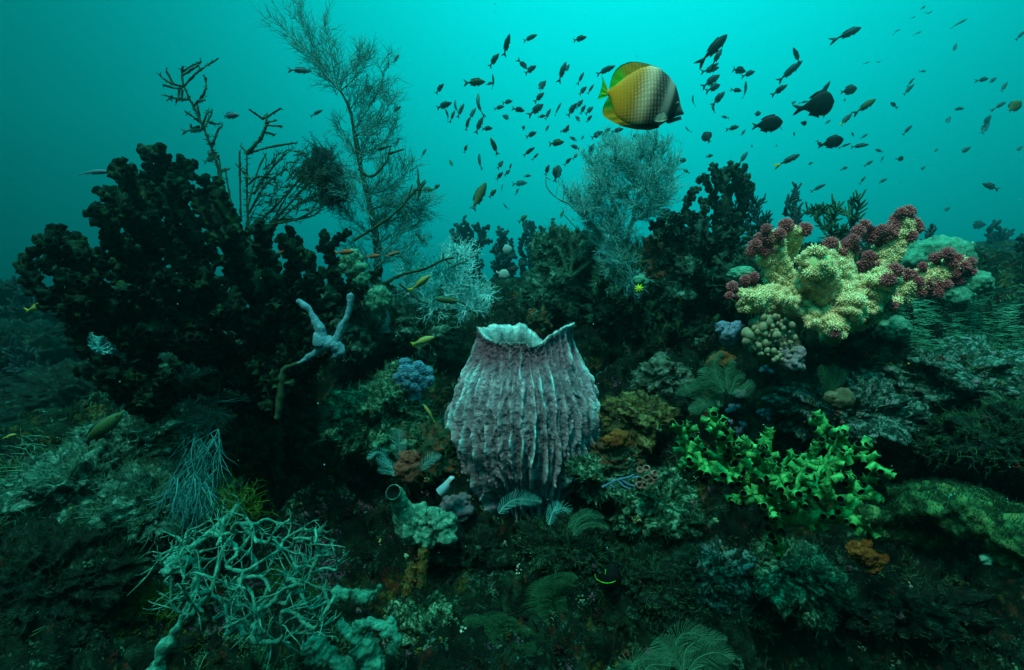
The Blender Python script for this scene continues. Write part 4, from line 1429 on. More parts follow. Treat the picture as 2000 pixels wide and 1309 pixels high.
# green coral: lit rims, shaded walls and stems put into the colours
PG1 = [(1295, 870), (1320, 865), (1325, 820), (1345, 815), (1365, 870), (1385, 800), (1405, 800), (1415, 850), (1440, 870), (1470, 845), (1490, 850), (1500, 840), (1520, 845), (1530, 900), (1540, 960), (1500, 1010), (1460, 980), (1400, 960), (1340, 920)]
PG2 = [(1565, 870), (1580, 865), (1605, 900), (1595, 825), (1610, 808), (1625, 830), (1640, 850), (1655, 825), (1685, 822), (1695, 850), (1690, 880), (1715, 905), (1745, 905), (1735, 925), (1700, 940), (1710, 970), (1680, 1000), (1640, 1010), (1590, 985), (1560, 960), (1540, 930)]
PG3 = [(1640, 1010), (1700, 1010), (1750, 1020), (1720, 1050), (1640, 1045), (1560, 1030), (1520, 1020), (1530, 990), (1600, 1000)]
poly_mesh = {}
M_TUBEM = mk("green_tube_wall", [(.38, (.002, .012, .003)), (.52, (.004, .036, .007)), (.66, (.014, .12, .026))], 30, 5, bump=.4, bscale=90, rough=.6, spec=.2)
M_TUBED = mk("green_tube_stem", [(.3, (.004, .025, .004)), (.55, (.012, .07, .012)), (.72, (.03, .15, .03))], 11, 5, bump=.4, bscale=90, rough=.6, spec=.2)
PG4 = [(1480, 900), (1560, 900), (1590, 960), (1560, 1010), (1480, 1000)]
tube_coral("tube_coral", "wide bright green tube coral colony with dark round mouths at the lower slope", "coral", ((1520, 1085), 1.88), [PG1, PG2, PG3, PG4], 33, 1.71, .11, [M_TUBEL, M_MOUTH, M_TUBEM], rt=.0095, rmax=.018, knob=(.0120, .027), kstep=.0145, seg=.05, sub_polyps=poly_mesh, bias=.42, most=10)


# ---- feathery corals
def twigset(P0, D, L, r, lift, n=6, wob=.30):
    """Curved twigs (N,n,3) with radii."""
    N = len(P0)
    u = np.linspace(0, 1, n)[None, :, None]
    D = nrm(D)
    s = L[:, None, None] * u
    side = rand_perp(D)
    Q = P0[:, None] + D[:, None] * s + np.asarray(lift) * (s * u) + side[:, None] * (RG.normal(0, wob, (N, 1, 1)) * s * u)
    Q = Q + RG.normal(0, .03, (N, n, 3)) * s
    R = r[:, None] * (1 - .72 * u[..., 0])
    return Q, R


def feather(mb, Q0, T0, L, r, lift, per, spread=.9, sub=5, subL=.38, fwd=.75, flat=None, k=4, droop=0.0):
    """per twigs at each point and sub twiglets on each twig."""
    Q0 = np.repeat(Q0, per, 0)
    T0 = np.repeat(T0, per, 0)
    N = len(Q0)
    pp = rand_perp(T0)
    if flat is not None:
        pp = nrm(pp - (1 - flat) * (pp @ FW)[:, None] * FW)
    D = nrm(T0 * fwd + pp * RG.uniform(.4, 1.0, (N, 1)) * spread)
    LL = L * RG.uniform(.45, 1.15, N)
    Q, R = twigset(Q0, D, LL, np.full(N, r), lift, 6)
    tubes(mb, Q, R, k)
    if sub:
        j = RG.integers(1, 5, (N, sub))
        S0 = np.take_along_axis(Q, j[..., None], 1).reshape(-1, 3)
        Tn = nrm(np.gradient(Q, axis=1))
        ST = np.take_along_axis(Tn, j[..., None], 1).reshape(-1, 3)
        pp = rand_perp(ST)
        if flat is not None:
            pp = nrm(pp - (1 - flat) * (pp @ FW)[:, None] * FW)
        D = nrm(ST * .9 + pp * .75)
        LL = np.repeat(LL, sub) * subL * RG.uniform(.5, 1.3, len(S0))
        Q2, R2 = twigset(S0, D, LL, np.full(len(S0), r * .72), np.asarray(lift) * .8, 4)
        tubes(mb, Q2, R2, 3)


def feather_coral(name, label, cat, root, polys, sp, d0, dvar, mat, rt=.0035, rmax=.014, L=.07, r=.0016, lift=(0, 0, .25), per=2, step=.018, sub=4, seg=.05, bias=.35, spread=.9, fwd=.75, group=None, extra=(), most=9, tmat=None, holes=(), fuzz_from=.0, tilt=0.0):
    rp, rd = root
    R0 = at(rp[0], rp[1], rd)
    pts = np.concatenate([fill(p, sp, holes) for p in polys])
    dd = d0 + RG.uniform(-dvar, dvar, len(pts)) + tilt * (pts[:, 0] - rp[0]) / 1000
    tg = at(pts[:, 0], pts[:, 1], dd)
    P, par, R, chains, groups = grow(R0, tg, seg, bias, .10, .5, .45, rt, rmax)
    t = thing(name, label, cat, R0, group)
    for g, chs in split_groups(chains, groups, most).items():
        mb = MB()
        q0, t0 = [], []
        for ch in chs:
            c = np.array(ch)
            rr = R[c].copy()
            rr[0] = min(rr[0], rr[1] * 1.2)
            tubes(mb, P[c], rr[None], 6)
            Q, T, rq, u = along(P, R, ch, step)
            ok = rq < rmax * .8
            q0.append(Q[ok])
            t0.append(T[ok])
        q0, t0 = np.concatenate(q0), np.concatenate(t0)
        if len(q0):
            feather(mb, q0, t0, L, r, lift, per, spread, sub, fwd=fwd, flat=.55)
        mb.build("stem" if g == -1 else "branch", mat, t)
    for pth, r0, r1, dd in extra:
        mb = MB()
        W = at(np.array(pth)[:, 0], np.array(pth)[:, 1], dd)
        limb(mb, W, r0, r1, 7, .02, .25, 50)
        mb.build("bare_branch", tmat or mat, t)
    return t


M_BLKC = mk("dark_feather_coral", [(.35, (.03, .17, .145)), (.7, (.08, .30, .26))], 20, 3, bump=0)  # base colour lightened to put water haze into it
M_BARE = mk("bare_branch_coral", [(.3, (.012, .028, .014)), (.55, (.03, .055, .026)), (.75, (.07, .10, .045))], 30, 6, bump=.6, bscale=140)
M_PALEF = mk("pale_feather_coral", [(.35, (.05, .26, .235)), (.7, (.16, .50, .46))], 10, 3, bump=0)
M_PALEG = mk("pale_gorgonian", [(.35, (.16, .52, .48)), (.7, (.34, .74, .70))], 10, 3, bump=0)

# tall feathery black coral
TB = thing("black_coral", "tall feathery black coral tree reaching the top of the picture", "coral", at(742, 640, 2.95))
trunk = [(742, 640), (738, 590), (740, 520), (735, 470), (722, 400), (705, 330), (694, 270), (683, 215), (664, 175)]
dT = np.linspace(2.95, 2.75, len(trunk))
mb = MB()
tk = at(np.array(trunk)[:, 0], np.array(trunk)[:, 1], dT)
limb(mb, tk, .028, .006, 8, .015, .3, 40)
mb.build("trunk", M_BARE, TB)
mb = MB()
limb(mb, at([743, 741, 738], [650, 600, 545], [2.93, 2.92, 2.90]), .045, .030, 10, .012, .45, 26)
mb.build("trunk_crust", mk("trunk_sponge", [(.3, (.10, .2, .19)), (.6, (.22, .34, .33))], 30, 5, bump=.6), TB)


def plume(px, d, L, n, r=.0021, spread=.5, lift=(0, 0, .12), mat=None, root=TB, per=1, sub=6, fwd=1.0, jit=.016, r0=.005, subL=.55):
    """A branch with long fine twigs sweeping from it."""
    W = at(np.array(px)[:, 0], np.array(px)[:, 1], d)
    Q = resample(W, .012)
    mb = MB()
    tubes(mb, Q, np.linspace(r0, .0014, len(Q))[None], 5)
    n = int(n * 1.05)
    i = RG.integers(0, len(Q), n)
    T = nrm(np.gradient(Q, axis=0))
    feather(mb, Q[i] + RG.normal(0, jit, (n, 3)), T[i], L, r, lift, per, spread, sub, subL, fwd, flat=.5)
    mb.build("branch", mat or M_BLKC, root)


# top plume, fanning up towards the left of the trunk
plume([(664, 178), (640, 150), (618, 105), (596, 60), (582, 25)], 2.75, .17, 46, spread=.55)
plume([(662, 176), (632, 140), (590, 95), (552, 55)], 2.72, .14, 36, spread=.5)
plume([(660, 175), (650, 130), (642, 80), (640, 50)], 2.78, .14, 34, spread=.5)
plume([(664, 172), (680, 140), (702, 118)], 2.8, .13, 34, spread=.6)
plume([(664, 178), (690, 155), (712, 130), (716, 105)], 2.74, .10, 24, spread=.6)
# shoulder plumes
plume([(690, 255), (715, 220), (735, 185), (748, 150), (752, 125)], 2.8, .11, 56, spread=.8)
plume([(692, 265), (725, 250), (750, 225), (762, 190)], 2.76, .11, 46, spread=.8)
plume([(683, 215), (700, 190), (720, 180), (742, 185)], 2.84, .10, 36, spread=.8)
plume([(700, 310), (730, 290), (758, 270), (768, 245)], 2.78, .10, 40, spread=.85)
plume([(705, 330), (690, 290), (672, 260), (660, 240)], 2.82, .09, 36, spread=.8)
# lower right plumes
plume([(715, 380), (750, 372), (785, 345), (800, 325)], 2.74, .11, 46, spread=.9)
plume([(722, 410), (760, 400), (800, 395), (826, 400)], 2.76, .12, 60, spread=.9)
plume([(728, 440), (765, 430), (805, 415), (835, 410)], 2.8, .10, 50, spread=.9)
plume([(735, 470), (700, 440), (680, 420), (665, 400)], 2.8, .10, 46, spread=.9)
plume([(738, 500), (770, 470), (800, 440), (818, 425)], 2.78, .10, 50, spread=.9)
plume([(712, 360), (690, 345), (668, 330), (650, 300)], 2.8, .09, 40, spread=.9)
plume([(730, 455), (745, 425), (760, 395), (772, 350)], 2.82, .10, 46, spread=.9)
for pth, n_ in (([(736, 520), (765, 500), (795, 490), (815, 470)], 40), ([(735, 540), (712, 505), (690, 480), (672, 470)], 34), ([(728, 430), (705, 400), (690, 380), (675, 372)], 36), ([(720, 390), (740, 350), (748, 320), (745, 300)], 40), ([(700, 315), (722, 262), (732, 240), (745, 228)], 40), ([(735, 480), (770, 455), (790, 430), (800, 400)], 40)):
    plume(pth, 2.74 + RG.uniform(-.05, .12), .10, n_, spread=1.0)
for pth in ([(690, 470), (715, 455), (760, 425), (792, 395), (805, 362)], [(790, 395), (812, 372), (830, 352)], [(700, 330), (725, 345), (752, 320), (762, 290), (760, 285)], [(738, 292), (765, 285)], [(760, 300), (788, 292)], [(808, 372), (818, 370)], [(818, 370), (816, 330)], [(818, 372), (832, 355)], [(820, 372), (816, 392)]):
    mb = MB()
    limb(mb, at(np.array(pth)[:, 0], np.array(pth)[:, 1], 2.68), .0085, .004, 7, .012, .35, 60)
    mb.build("bare_branch", M_BARE, TB)

# dark feather-star mass caught half way up
M_CRI = mk("dark_feather_star", [(.35, (.006, .022, .02)), (.7, (.016, .05, .042))], 12, 4, bump=0)
fs = thing("feather_star", "dark bushy feather star clinging halfway up the feathery black coral", "feather star", at(640, 385, 2.74))
mb = MB()
for px, py, r in ((610, 330, .055), (640, 350, .075), (655, 375, .07), (598, 345, .045), (625, 305, .045)):
    blob(mb, at(px, py, 2.76), (r, r * .9, r * .9), 4, .35, 2.2, px, ridge=.4)
mb.build("body", M_CRI, fs)
for px, py, n_ in ((595, 310, 26), (625, 270, 30), (650, 300, 26), (680, 370, 26), (650, 410, 30), (610, 390, 26), (585, 350, 22), (640, 340, 30)):
    c = at(px, py, 2.72)
    mb = MB()
    D = nrm(RG.normal(0, 1, (n_, 3)) * np.array([1, .6, 1]) + nrm(c - at(640, 350, 2.75)) * .9)
    Q, R = twigset(np.repeat(at(638, 352, 2.74)[None] * .45 + c[None] * .55, n_, 0) + RG.normal(0, .02, (n_, 3)), D, RG.uniform(.05, .11, n_), np.full(n_, .003), (0, 0, .0), 7, .3)
    tubes(mb, Q, R, 4)
    T = nrm(np.gradient(Q, axis=1))
    for sgn in (-1, 1):
        q, t_ = Q[:, 1:].reshape(-1, 3), T[:, 1:].reshape(-1, 3)
        s_ = nrm(np.cross(t_, FW)) * sgn
        spikes(mb, q, s_ + t_ * .5, RG.uniform(.010, .018, len(q)), np.full(len(q), .0014))
    mb.build("arm", M_CRI, fs)

# bare branched coral on the left
bc = thing("branching_coral", "bare thorny branched coral with olive stems above the black tube coral", "coral", at(505, 580, 2.6))
paths = [
    ([(505, 590), (485, 520), (462, 460), (440, 400), (425, 325), (397, 248), (372, 197), (358, 166)], .013, .006),
    ([(500, 580), (488, 480), (483, 400), (482, 298)], .011, .006),
    ([(505, 560), (535, 440), (560, 405), (610, 350), (648, 318)], .011, .004),
    ([(487, 500), (520, 445), (575, 430), (628, 404)], .009, .004),
    ([(482, 300), (508, 272), (521, 240), (516, 226)], .012, .008),
]
stubs = [
    [(358, 168), (355, 145), (357, 130)], [(360, 168), (385, 142), (426, 114)], [(354, 142), (372, 130), (393, 121)], [(356, 148), (378, 134), (388, 128)], [(358, 170), (335, 163), (317, 152), (312, 146)], [(340, 165), (325, 140)], [(318, 166), (340, 172), (356, 172)],
    [(370, 195), (345, 193), (322, 186)], [(346, 193), (344, 200)], [(335, 188), (326, 197)], [(350, 176), (348, 196)], [(356, 176), (355, 198)], [(380, 206), (400, 180), (402, 155), (397, 148)], [(386, 198), (401, 196)], [(392, 240), (376, 227), (362, 218)], [(398, 250), (412, 225), (414, 214)], [(410, 240), (428, 243), (436, 240)], [(417, 278), (426, 255), (435, 244)], [(417, 280), (408, 278)],
    [(390, 232), (386, 205)], [(395, 245), (404, 222), (407, 216)], [(390, 247), (375, 250), (373, 243)], [(515, 234), (487, 214)], [(515, 232), (532, 222), (549, 211)], [(518, 240), (540, 235)], [(520, 245), (551, 247)], [(518, 258), (536, 264)], [(483, 300), (530, 287), (580, 279)], [(484, 300), (470, 285)], [(470, 430), (468, 295)], [(440, 400), (427, 303)], [(460, 450), (440, 330)], [(484, 400), (505, 330), (520, 300)], [(484, 420), (520, 360), (560, 330)],
    [(510, 480), (550, 400), (575, 360)], [(530, 450), (580, 400), (620, 390)], [(495, 380), (530, 330), (560, 300)], [(500, 440), (560, 380), (600, 330)], [(540, 430), (600, 425), (632, 408)], [(488, 350), (460, 320)], [(486, 360), (505, 345), (540, 350)]]
bd = 2.58
mains = []
for pth, r0, r1 in paths:
    mb = MB()
    W = at(np.array(pth)[:, 0], np.array(pth)[:, 1], bd + RG.uniform(-.05, .05) + np.zeros(len(pth)))
    limb(mb, W, r0 * .8, r1 * .8, 7, .010, .35, 70)
    Q = resample(W, .01)
    T = nrm(np.gradient(Q, axis=0))
    i = RG.integers(0, len(Q), len(Q))
    spikes(mb, Q[i], nrm(rand_perp(T[i]) + T[i] * .4), RG.uniform(.010, .026, len(i)), np.full(len(i), .003), 0, 4, .6)
    mb.build("stem", M_BARE, bc)
    mains.append(Q)
for pth in stubs:
    mb = MB()
    W = at(np.array(pth)[:, 0], np.array(pth)[:, 1], bd + RG.uniform(-.06, .06, len(pth)))
    limb(mb, W, .0062, .0040, 6, .009, .4, 80)
    Q = resample(W, .012)
    T = nrm(np.gradient(Q, axis=0))
    i = RG.integers(0, len(Q), max(3, len(Q) // 2))
    spikes(mb, Q[i], nrm(rand_perp(T[i]) + T[i] * .6), RG.uniform(.008, .022, len(i)), np.full(len(i), .0026), 0, 4, .6)
    mb.build("branch", M_BARE, bc)
# its dense twiggy side
mbx = MB()
tw = fill([(475, 420), (500, 340), (540, 300), (580, 290), (600, 310), (580, 350), (620, 360), (640, 395), (600, 425), (540, 430), (500, 470), (470, 470)], 15)
W = at(tw[:, 0], tw[:, 1], bd + RG.uniform(-.1, .1, len(tw)))
T = nrm(RT * .7 + UP * RG.uniform(-.2, .9, (len(tw), 1)))
feather(mbx, W, T, .075, .0032, (0, 0, .1), 2, .6, 5, .35, 1.0, flat=.5, k=5)
mbx.build("branch", M_BARE, bc)

# pale feathery bush in the middle
PF = [(1155, 310), (1170, 275), (1200, 270), (1225, 300), (1250, 270), (1275, 268), (1305, 285), (1325, 315), (1322, 370), (1300, 400), (1280, 415), (1240, 440), (1235, 490), (1200, 520), (1170, 480), (1140, 440), (1115, 400), (1100, 365), (1135, 375), (1150, 345)]
feather_coral("black_coral", "pale feathery coral bush under the butterflyfish", "coral", ((1225, 600), 3.1), [PF, [(1175, 470), (1250, 465), (1275, 540), (1240, 580), (1185, 560)]], 21, 2.9, .16, M_PALEF, rt=.0034, rmax=.012, L=.10, r=.0023, per=6, step=.018, sub=5, bias=.3, spread=1.0, fwd=.65, lift=(0, 0, .15), most=8,
              extra=[([(1066, 345), (1068, 365), (1085, 385), (1110, 398), (1135, 420), (1170, 450), (1205, 500)], .004, .007, 2.86), ([(1102, 420), (1125, 445), (1160, 475), (1205, 515)], .003, .007, 2.9), ([(1066, 345), (1075, 352)], .003, .002, 2.86), ([(1085, 385), (1090, 360)], .003, .002, 2.86), ([(1100, 390), (1102, 355)], .003, .002, 2.86)], tmat=M_BLKC)
# pale gorgonian behind the sponge's near edge
feather_coral("gorgonian", "pale wispy gorgonian bush behind the barrel sponge rim", "coral", ((870, 660), 3.2), [[(770, 530), (800, 500), (840, 500), (870, 510), (885, 475), (905, 475), (925, 505), (935, 545), (955, 560), (962, 600), (930, 610), (900, 630), (840, 620), (800, 580)]], 20, 3.0, .14, M_PALEG, rt=.0030, rmax=.01, L=.095, r=.0027, per=4, step=.018, sub=5, bias=.35, spread=1.0, fwd=.6, lift=(0, 0, .05), most=8)
t = thing("branching_coral", "broken bare olive branch lying across the pale gorgonian", "coral", at(752, 555, 2.62))
for pth, r0, r1 in (([(752, 552), (790, 535), (830, 525), (865, 508), (885, 503)], .010, .006), ([(865, 510), (866, 495)], .005, .004), ([(880, 523), (915, 508)], .004, .003), ([(780, 555), (800, 570), (820, 588), (836, 593)], .007, .005), ([(865, 506), (880, 515)], .005, .003)):
    mb = MB()
    limb(mb, at(np.array(pth)[:, 0], np.array(pth)[:, 1], 2.62), r0, r1, 7, .012, .35, 60)
    mb.build("branch", M_BARE, t)
# skyline bushes behind the soft coral
M_FINE = mk("blue_black_fan", [(.35, (.008, .026, .026)), (.7, (.018, .05, .048))], 12, 3, bump=0)
M_GRB = mk("green_bush_coral", [(.35, (.012, .045, .022)), (.7, (.04, .11, .05))], 12, 4, bump=.3)


def stubby(name, label, root, poly, sp, d, mat, r, Lb, step, seg=.04, most=6, per=2, dv=.12, bias=.35):
    """Bush of short blunt fingers."""
    R0 = at(root[0], root[1], d + .1)
    pts = fill(poly, sp)
    tg = at(pts[:, 0], pts[:, 1], d + RG.uniform(-dv, dv, len(pts)))
    P, par, R, ch_, gr = grow(R0, tg, seg, bias, .08, .5, .35, r, r * 2.6)
    t = thing(name, label, "coral", R0)
    for g, chs in split_groups(ch_, gr, most).items():
        mb = MB()
        for ch in chs:
            c = np.array(ch)
            tubes(mb, P[c], (R[c] * (1 + .2 * noise(P[c], 60, 4)))[None], 7)
            Q, T, rq, u = along(P, R, ch, step)
            Q, T = np.repeat(Q, per, 0), np.repeat(T, per, 0)
            n_ = len(Q)
            pp = rand_perp(T)
            pp = nrm(pp - .5 * (pp @ FW)[:, None] * FW)
            D = nrm(pp * .8 + T * .8 + UP * .25)
            L_ = Lb * RG.uniform(.5, 1.3, n_)
            X_ = np.stack([Q, Q + D * (L_ * .5)[:, None], Q + (D + UP * .15) * L_[:, None]], 1)
            tubes(mb, X_, np.stack([np.full(n_, r * .8), np.full(n_, r * .8), np.full(n_, r * .75)], 1), 6)
        mb.build("stem" if g == -1 else "branch", mat, t)
    return t


stubby("fan_coral", "blue-black branching fan between the green-black tube coral and the soft coral", (1482, 505), [(1425, 420), (1450, 360), (1462, 345), (1485, 385), (1500, 385), (1495, 420), (1515, 405), (1505, 460), (1450, 460), (1425, 440)], 14, 3.4, M_FINE, .0055, .045, .018)
stubby("finger_coral", "narrow blue-black finger coral spire rising behind the soft coral's crown", (1552, 480), [(1530, 395), (1545, 370), (1555, 350), (1562, 370), (1568, 400), (1575, 420), (1560, 460), (1540, 460), (1525, 420)], 13, 3.7, M_FINE, .010, .045, .022)
stubby("finger_coral", "green fern-like bush coral behind the maroon tips", (1640, 520), [(1585, 410), (1610, 395), (1640, 400), (1660, 375), (1670, 360), (1680, 385), (1672, 410), (1678, 430), (1660, 470), (1610, 470), (1595, 440), (1570, 405)], 16, 3.2, M_GRB, .0065, .05, .016)
stubby("finger_coral", "far spire of dark coral on the hazy reef slope", (1945, 490), [(1938, 430), (1945, 425), (1952, 450), (1975, 448), (1965, 480), (1925, 480), (1930, 455)], 9, 9.0, M_FARC, .03, .10, .06)
stubby("finger_coral", "dark coral sprig just past the far spire at the slope's end", (1998, 510), [(1988, 455), (2010, 450), (2030, 470), (2020, 495), (1990, 490)], 12, 4.5, M_FARC, .015, .05, .03)
stubby("finger_coral", "thin dark coral twig before the pale round corals", (1808, 500), [(1800, 475), (1812, 455), (1822, 435), (1832, 440), (1816, 480)], 7, 3.0, M_FINE, .006, .03, .03)
# hazy corals of the reef beyond the edge
for i, (rp, pl, d, lb) in enumerate([
    ((40, 640), [(-20, 560), (20, 555), (45, 565), (70, 580), (80, 620), (0, 620)], 6.5, "dim coral thicket on the far reef at the picture's edge"),
    ((130, 640), [(85, 575), (120, 560), (160, 575), (190, 600), (150, 630), (90, 620)], 6.8, "dim coral thicket on the far reef behind the black tube coral's tips"),
    ((60, 760), [(0, 680), (40, 670), (90, 700), (100, 740), (20, 750)], 5.0, "dim low coral on the far reef's near flank"),
    ((200, 700), [(150, 640), (200, 650), (240, 680), (200, 710)], 6.0, "dim coral clump in the gap under the black tube coral")]):
    stubby("finger_coral", lb, rp, pl, 22, d, M_FARC, .022, .11, .06, .12, dv=.3)
feather_coral("gorgonian", "hazy pale fan gorgonian showing through the gap in the black tube coral", "coral", ((195, 720), 4.6), [[(165, 660), (190, 640), (210, 665), (215, 700), (180, 705)]], 14, 4.5, .1, M_PALEF, rt=.004, L=.09, r=.003, per=2, step=.03, sub=3)
# ------------------------------------------------------------------ soft coral
M_LOBE = mk("soft_coral_flesh", [(.3, (.30, .42, .12)), (.55, (.52, .56, .22)), (.75, (.72, .66, .40))], 14, 4, rough=.5, bump=.3, bscale=60, spec=.2, sss=.15)
M_YEL = mk("soft_coral_yellow", [(.3, (.78, .52, .22)), (.7, (.98, .76, .42))], 30, 4, bump=0)
M_MAR = mk("soft_coral_maroon", [(.3, (.40, .06, .065)), (.55, (.56, .13, .13)), (.72, (.75, .36, .34))], 60, 4, bump=0)
M_MARC = mk("soft_coral_maroon_core", [(.3, (.10, .014, .022)), (.7, (.20, .03, .045))], 30, 4, bump=0)
M_STALK = mk("soft_coral_stalk", [(.3, (.40, .46, .38)), (.7, (.56, .60, .52))], 12, 4, bump=.2, sss=.15)

SD = 2.15
sc_ = thing("soft_coral", "big yellow soft coral with maroon polyp tips leaning over the crest", "coral", at(1615, 690, 2.35))
lobes = [
    ([(1600, 670), (1560, 600), (1528, 550), (1508, 500), (1505, 470)], .070, .034, 0.0),
    ([(1520, 520), (1540, 480), (1548, 455)], .032, .022, .02),
    ([(1595, 660), (1550, 600), (1500, 585), (1450, 585)], .060, .034, -.10),
    ([(1605, 670), (1600, 600), (1600, 550), (1590, 515)], .075, .052, -.14),
    ([(1615, 660), (1640, 580), (1640, 520), (1625, 492)], .06, .03, .06),
    ([(1625, 660), (1690, 560), (1735, 490), (1760, 440)], .06, .034, .12),
    ([(1630, 660), (1740, 575), (1820, 540), (1872, 520)], .06, .034, .05),
    ([(1625, 665), (1680, 590), (1725, 545)], .065, .045, -.08),
    ([(1615, 655), (1645, 615), (1665, 600)], .055, .042, -.14),
    ([(1610, 660), (1600, 620), (1615, 620), (1630, 640)], .045, .03, -.12),
    ([(1625, 655), (1680, 620), (1730, 590)], .045, .032, .02)]
lp = []
for i, (pth, r0, r1, dz) in enumerate(lobes):
    pth = [(pth[0][0], min(pth[0][1], 622))] + pth[1:]
    r0 = r0 * .72
    mb = MB()
    n_ = len(pth)
    W = at(np.array(pth)[:, 0], np.array(pth)[:, 1], 2.33 + (SD + dz - 2.33) * np.linspace(0, 1, n_) ** .7)
    limb(mb, W, r0, r1, 16, .010, .20, 16, mid=.006, seed=i)
    mb.build("lobe", M_LOBE, sc_)
    Q = resample(W, .008)
    lp.append((Q, np.linspace(r0, r1, len(Q)) + .006))
mb = MB()
limb(mb, at([1620, 1622, 1630], [680, 660, 630], [2.50, 2.44, 2.34]), .05, .04, 18, .012, .15, 14)
mb.build("stalk", M_LOBE, sc_)
mar = [(1475, 480, 17), (1492, 490, 15), (1500, 466, 17), (1522, 458, 15), (1535, 441, 18), (1571, 449, 18), (1467, 492, 14), (1508, 483, 18), (1484, 465, 14), (1520, 474, 14), (1497, 447, 13),
       (1430, 560, 14), (1455, 547, 13), (1472, 541, 13), (1425, 578, 11),
       (1622, 477, 18), (1655, 478, 15), (1640, 493, 18), (1668, 489, 15),
       (1676, 452, 16), (1700, 463, 19), (1688, 440, 14), (1668, 468, 14), (1735, 455, 21), (1722, 449, 14), (1752, 428, 16), (1772, 416, 18), (1785, 436, 15), (1790, 445, 16), (1778, 462, 16), (1745, 440, 15), (1760, 416, 14),
       (1770, 537, 17), (1792, 550, 14), (1812, 556, 20), (1830, 573, 15), (1798, 572, 14), (1778, 560, 13), (1835, 556, 14), (1826, 503, 13), (1850, 496, 16), (1868, 505, 14), (1858, 514, 13), (1882, 522, 16), (1893, 530, 15), (1872, 548, 15), (1850, 556, 12), (1836, 528, 11), (1802, 520, 11), (1782, 536, 11), (1896, 512, 12), (1866, 535, 12),
       (1680, 522, 15), (1708, 520, 18), (1694, 512, 14), (1725, 530, 16), (1742, 510, 14), (1748, 528, 18), (1735, 546, 18), (1702, 560, 17), (1712, 543, 14), (1726, 590, 17), (1740, 578, 14), (1714, 600, 14), (1742, 598, 14), (1755, 540, 14),
       (1678, 585, 18), (1686, 617, 20), (1655, 598, 14), (1650, 620, 13), (1668, 610, 13), (1632, 652, 12), (1697, 500, 14), (1650, 530, 14)]
for x, y, r in mar:
    best = min(lp, key=lambda l: np.min(np.hypot(*(np.stack([(l[0] - CAM) @ RT / ((l[0] - CAM) @ FW) * 1000 + 1000 - x, 654.5 - (l[0] - CAM) @ UP / ((l[0] - CAM) @ FW) * 1000 - y])))))
    Q, RR = best
    dd = (Q - CAM) @ FW
    k_ = np.argmin(np.hypot((Q - CAM) @ RT / dd * 1000 + 1000 - x, 654.5 - (Q - CAM) @ UP / dd * 1000 - y))
    d = dd[k_] - RR[k_] * RG.uniform(.5, 1.2)
    c = at(x, y, d)
    mb = MB()
    rr = r * d / 1000 * .80
    fuzzy_ball(mb, c, rr, int(90 + r * 4), 0, 1, .11)
    v0 = np.linspace(0, 1, 4)[:, None]
    tubes(mb, Q[k_] * (1 - v0) + c * v0, np.array([[rr * .8, rr * .6, rr * .55, rr * .6]]), 8, 1)
    mb.build("polyp_cluster", [M_MAR, M_MARC], sc_)
# yellow clusters cover the lobes
for li, (Q, RR) in enumerate(lp):
    mb = MB()
    n_ = int(len(Q) * 6.5)
    i = RG.integers(int(len(Q) * .10), len(Q), n_)
    T = nrm(np.gradient(Q, axis=0))[i]
    pp = nrm(rand_perp(T) + T * (np.maximum(i - len(Q) * .82, 0) / (len(Q) * .18))[:, None] * RG.uniform(0, 2.2, (n_, 1)))
    pp[(pp @ FW) > .35] *= -1
    for c, pd, rr in zip(Q[i], pp, RR[i]):
        r = RG.uniform(.009, .026)
        fuzzy_ball(mb, c + pd * rr * RG.uniform(.75, 1.10), r, 46, 0, 0, .13)
    mb.build("yellow_polyp_mass", M_YEL, sc_)

mb = MB()
for x, y in fill([(1445, 585), (1500, 560), (1560, 550), (1575, 495), (1625, 490), (1660, 520), (1700, 545), (1745, 560), (1725, 600), (1680, 635), (1620, 655), (1585, 640), (1560, 615), (1500, 605), (1455, 605)], 11.5):
    fuzzy_ball(mb, at(x, y, 2.10 + .05 * math.sin(x * .05) * math.cos(y * .07) + RG.uniform(-.035, .03)), RG.uniform(.011, .023), 60, 0, 0, .10)
mb.build("yellow_polyp_mass", M_YEL, sc_)

# ------------------------------------------------------------------ boulders, ledges and lumps of reef rock
M_REEF = reef.data.materials[0]
M_PALER = mk("pale_crust_rock", [(.40, (.003, .010, .007)), (.49, (.015, .05, .035)), (.56, (.06, .18, .125)), (.64, (.24, .46, .36)), (.72, (.22, .11, .15))], 30, 10, bump=1.0, bscale=60, bdist=.02, dist=1.2)  # real pale crust, brightened to put strobe light into the colour
M_OCHRE = mk("ochre_rock", [(.38, (.010, .010, .005)), (.48, (.05, .045, .014)), (.57, (.15, .125, .035)), (.66, (.26, .22, .10)), (.74, (.14, .03, .012))], 24, 10, bump=1.0, bscale=55, bdist=.02, dist=1.0)
M_RUST = mk("rust_rock", [(.36, (.006, .014, .010)), (.46, (.03, .07, .045)), (.54, (.18, .03, .015)), (.60, (.10, .05, .03)), (.68, (.12, .28, .20))], 16, 10, bump=1.0, bscale=60, bdist=.02, dist=1.0)
M_MAUVE = mk("mauve_crust_rock", [(.38, (.004, .012, .008)), (.50, (.02, .06, .04)), (.57, (.11, .29, .21)), (.64, (.24, .14, .20)), (.74, (.46, .34, .42))], 38, 10, bump=1.0, bscale=70, bdist=.02, dist=1.0)
M_MOSS = mk("moss_ledge", [(.38, (.004, .016, .006)), (.50, (.02, .07, .03)), (.60, (.06, .16, .065)), (.70, (.22, .17, .06))], 18, 10, bump=1.0, bscale=40, bdist=.02)
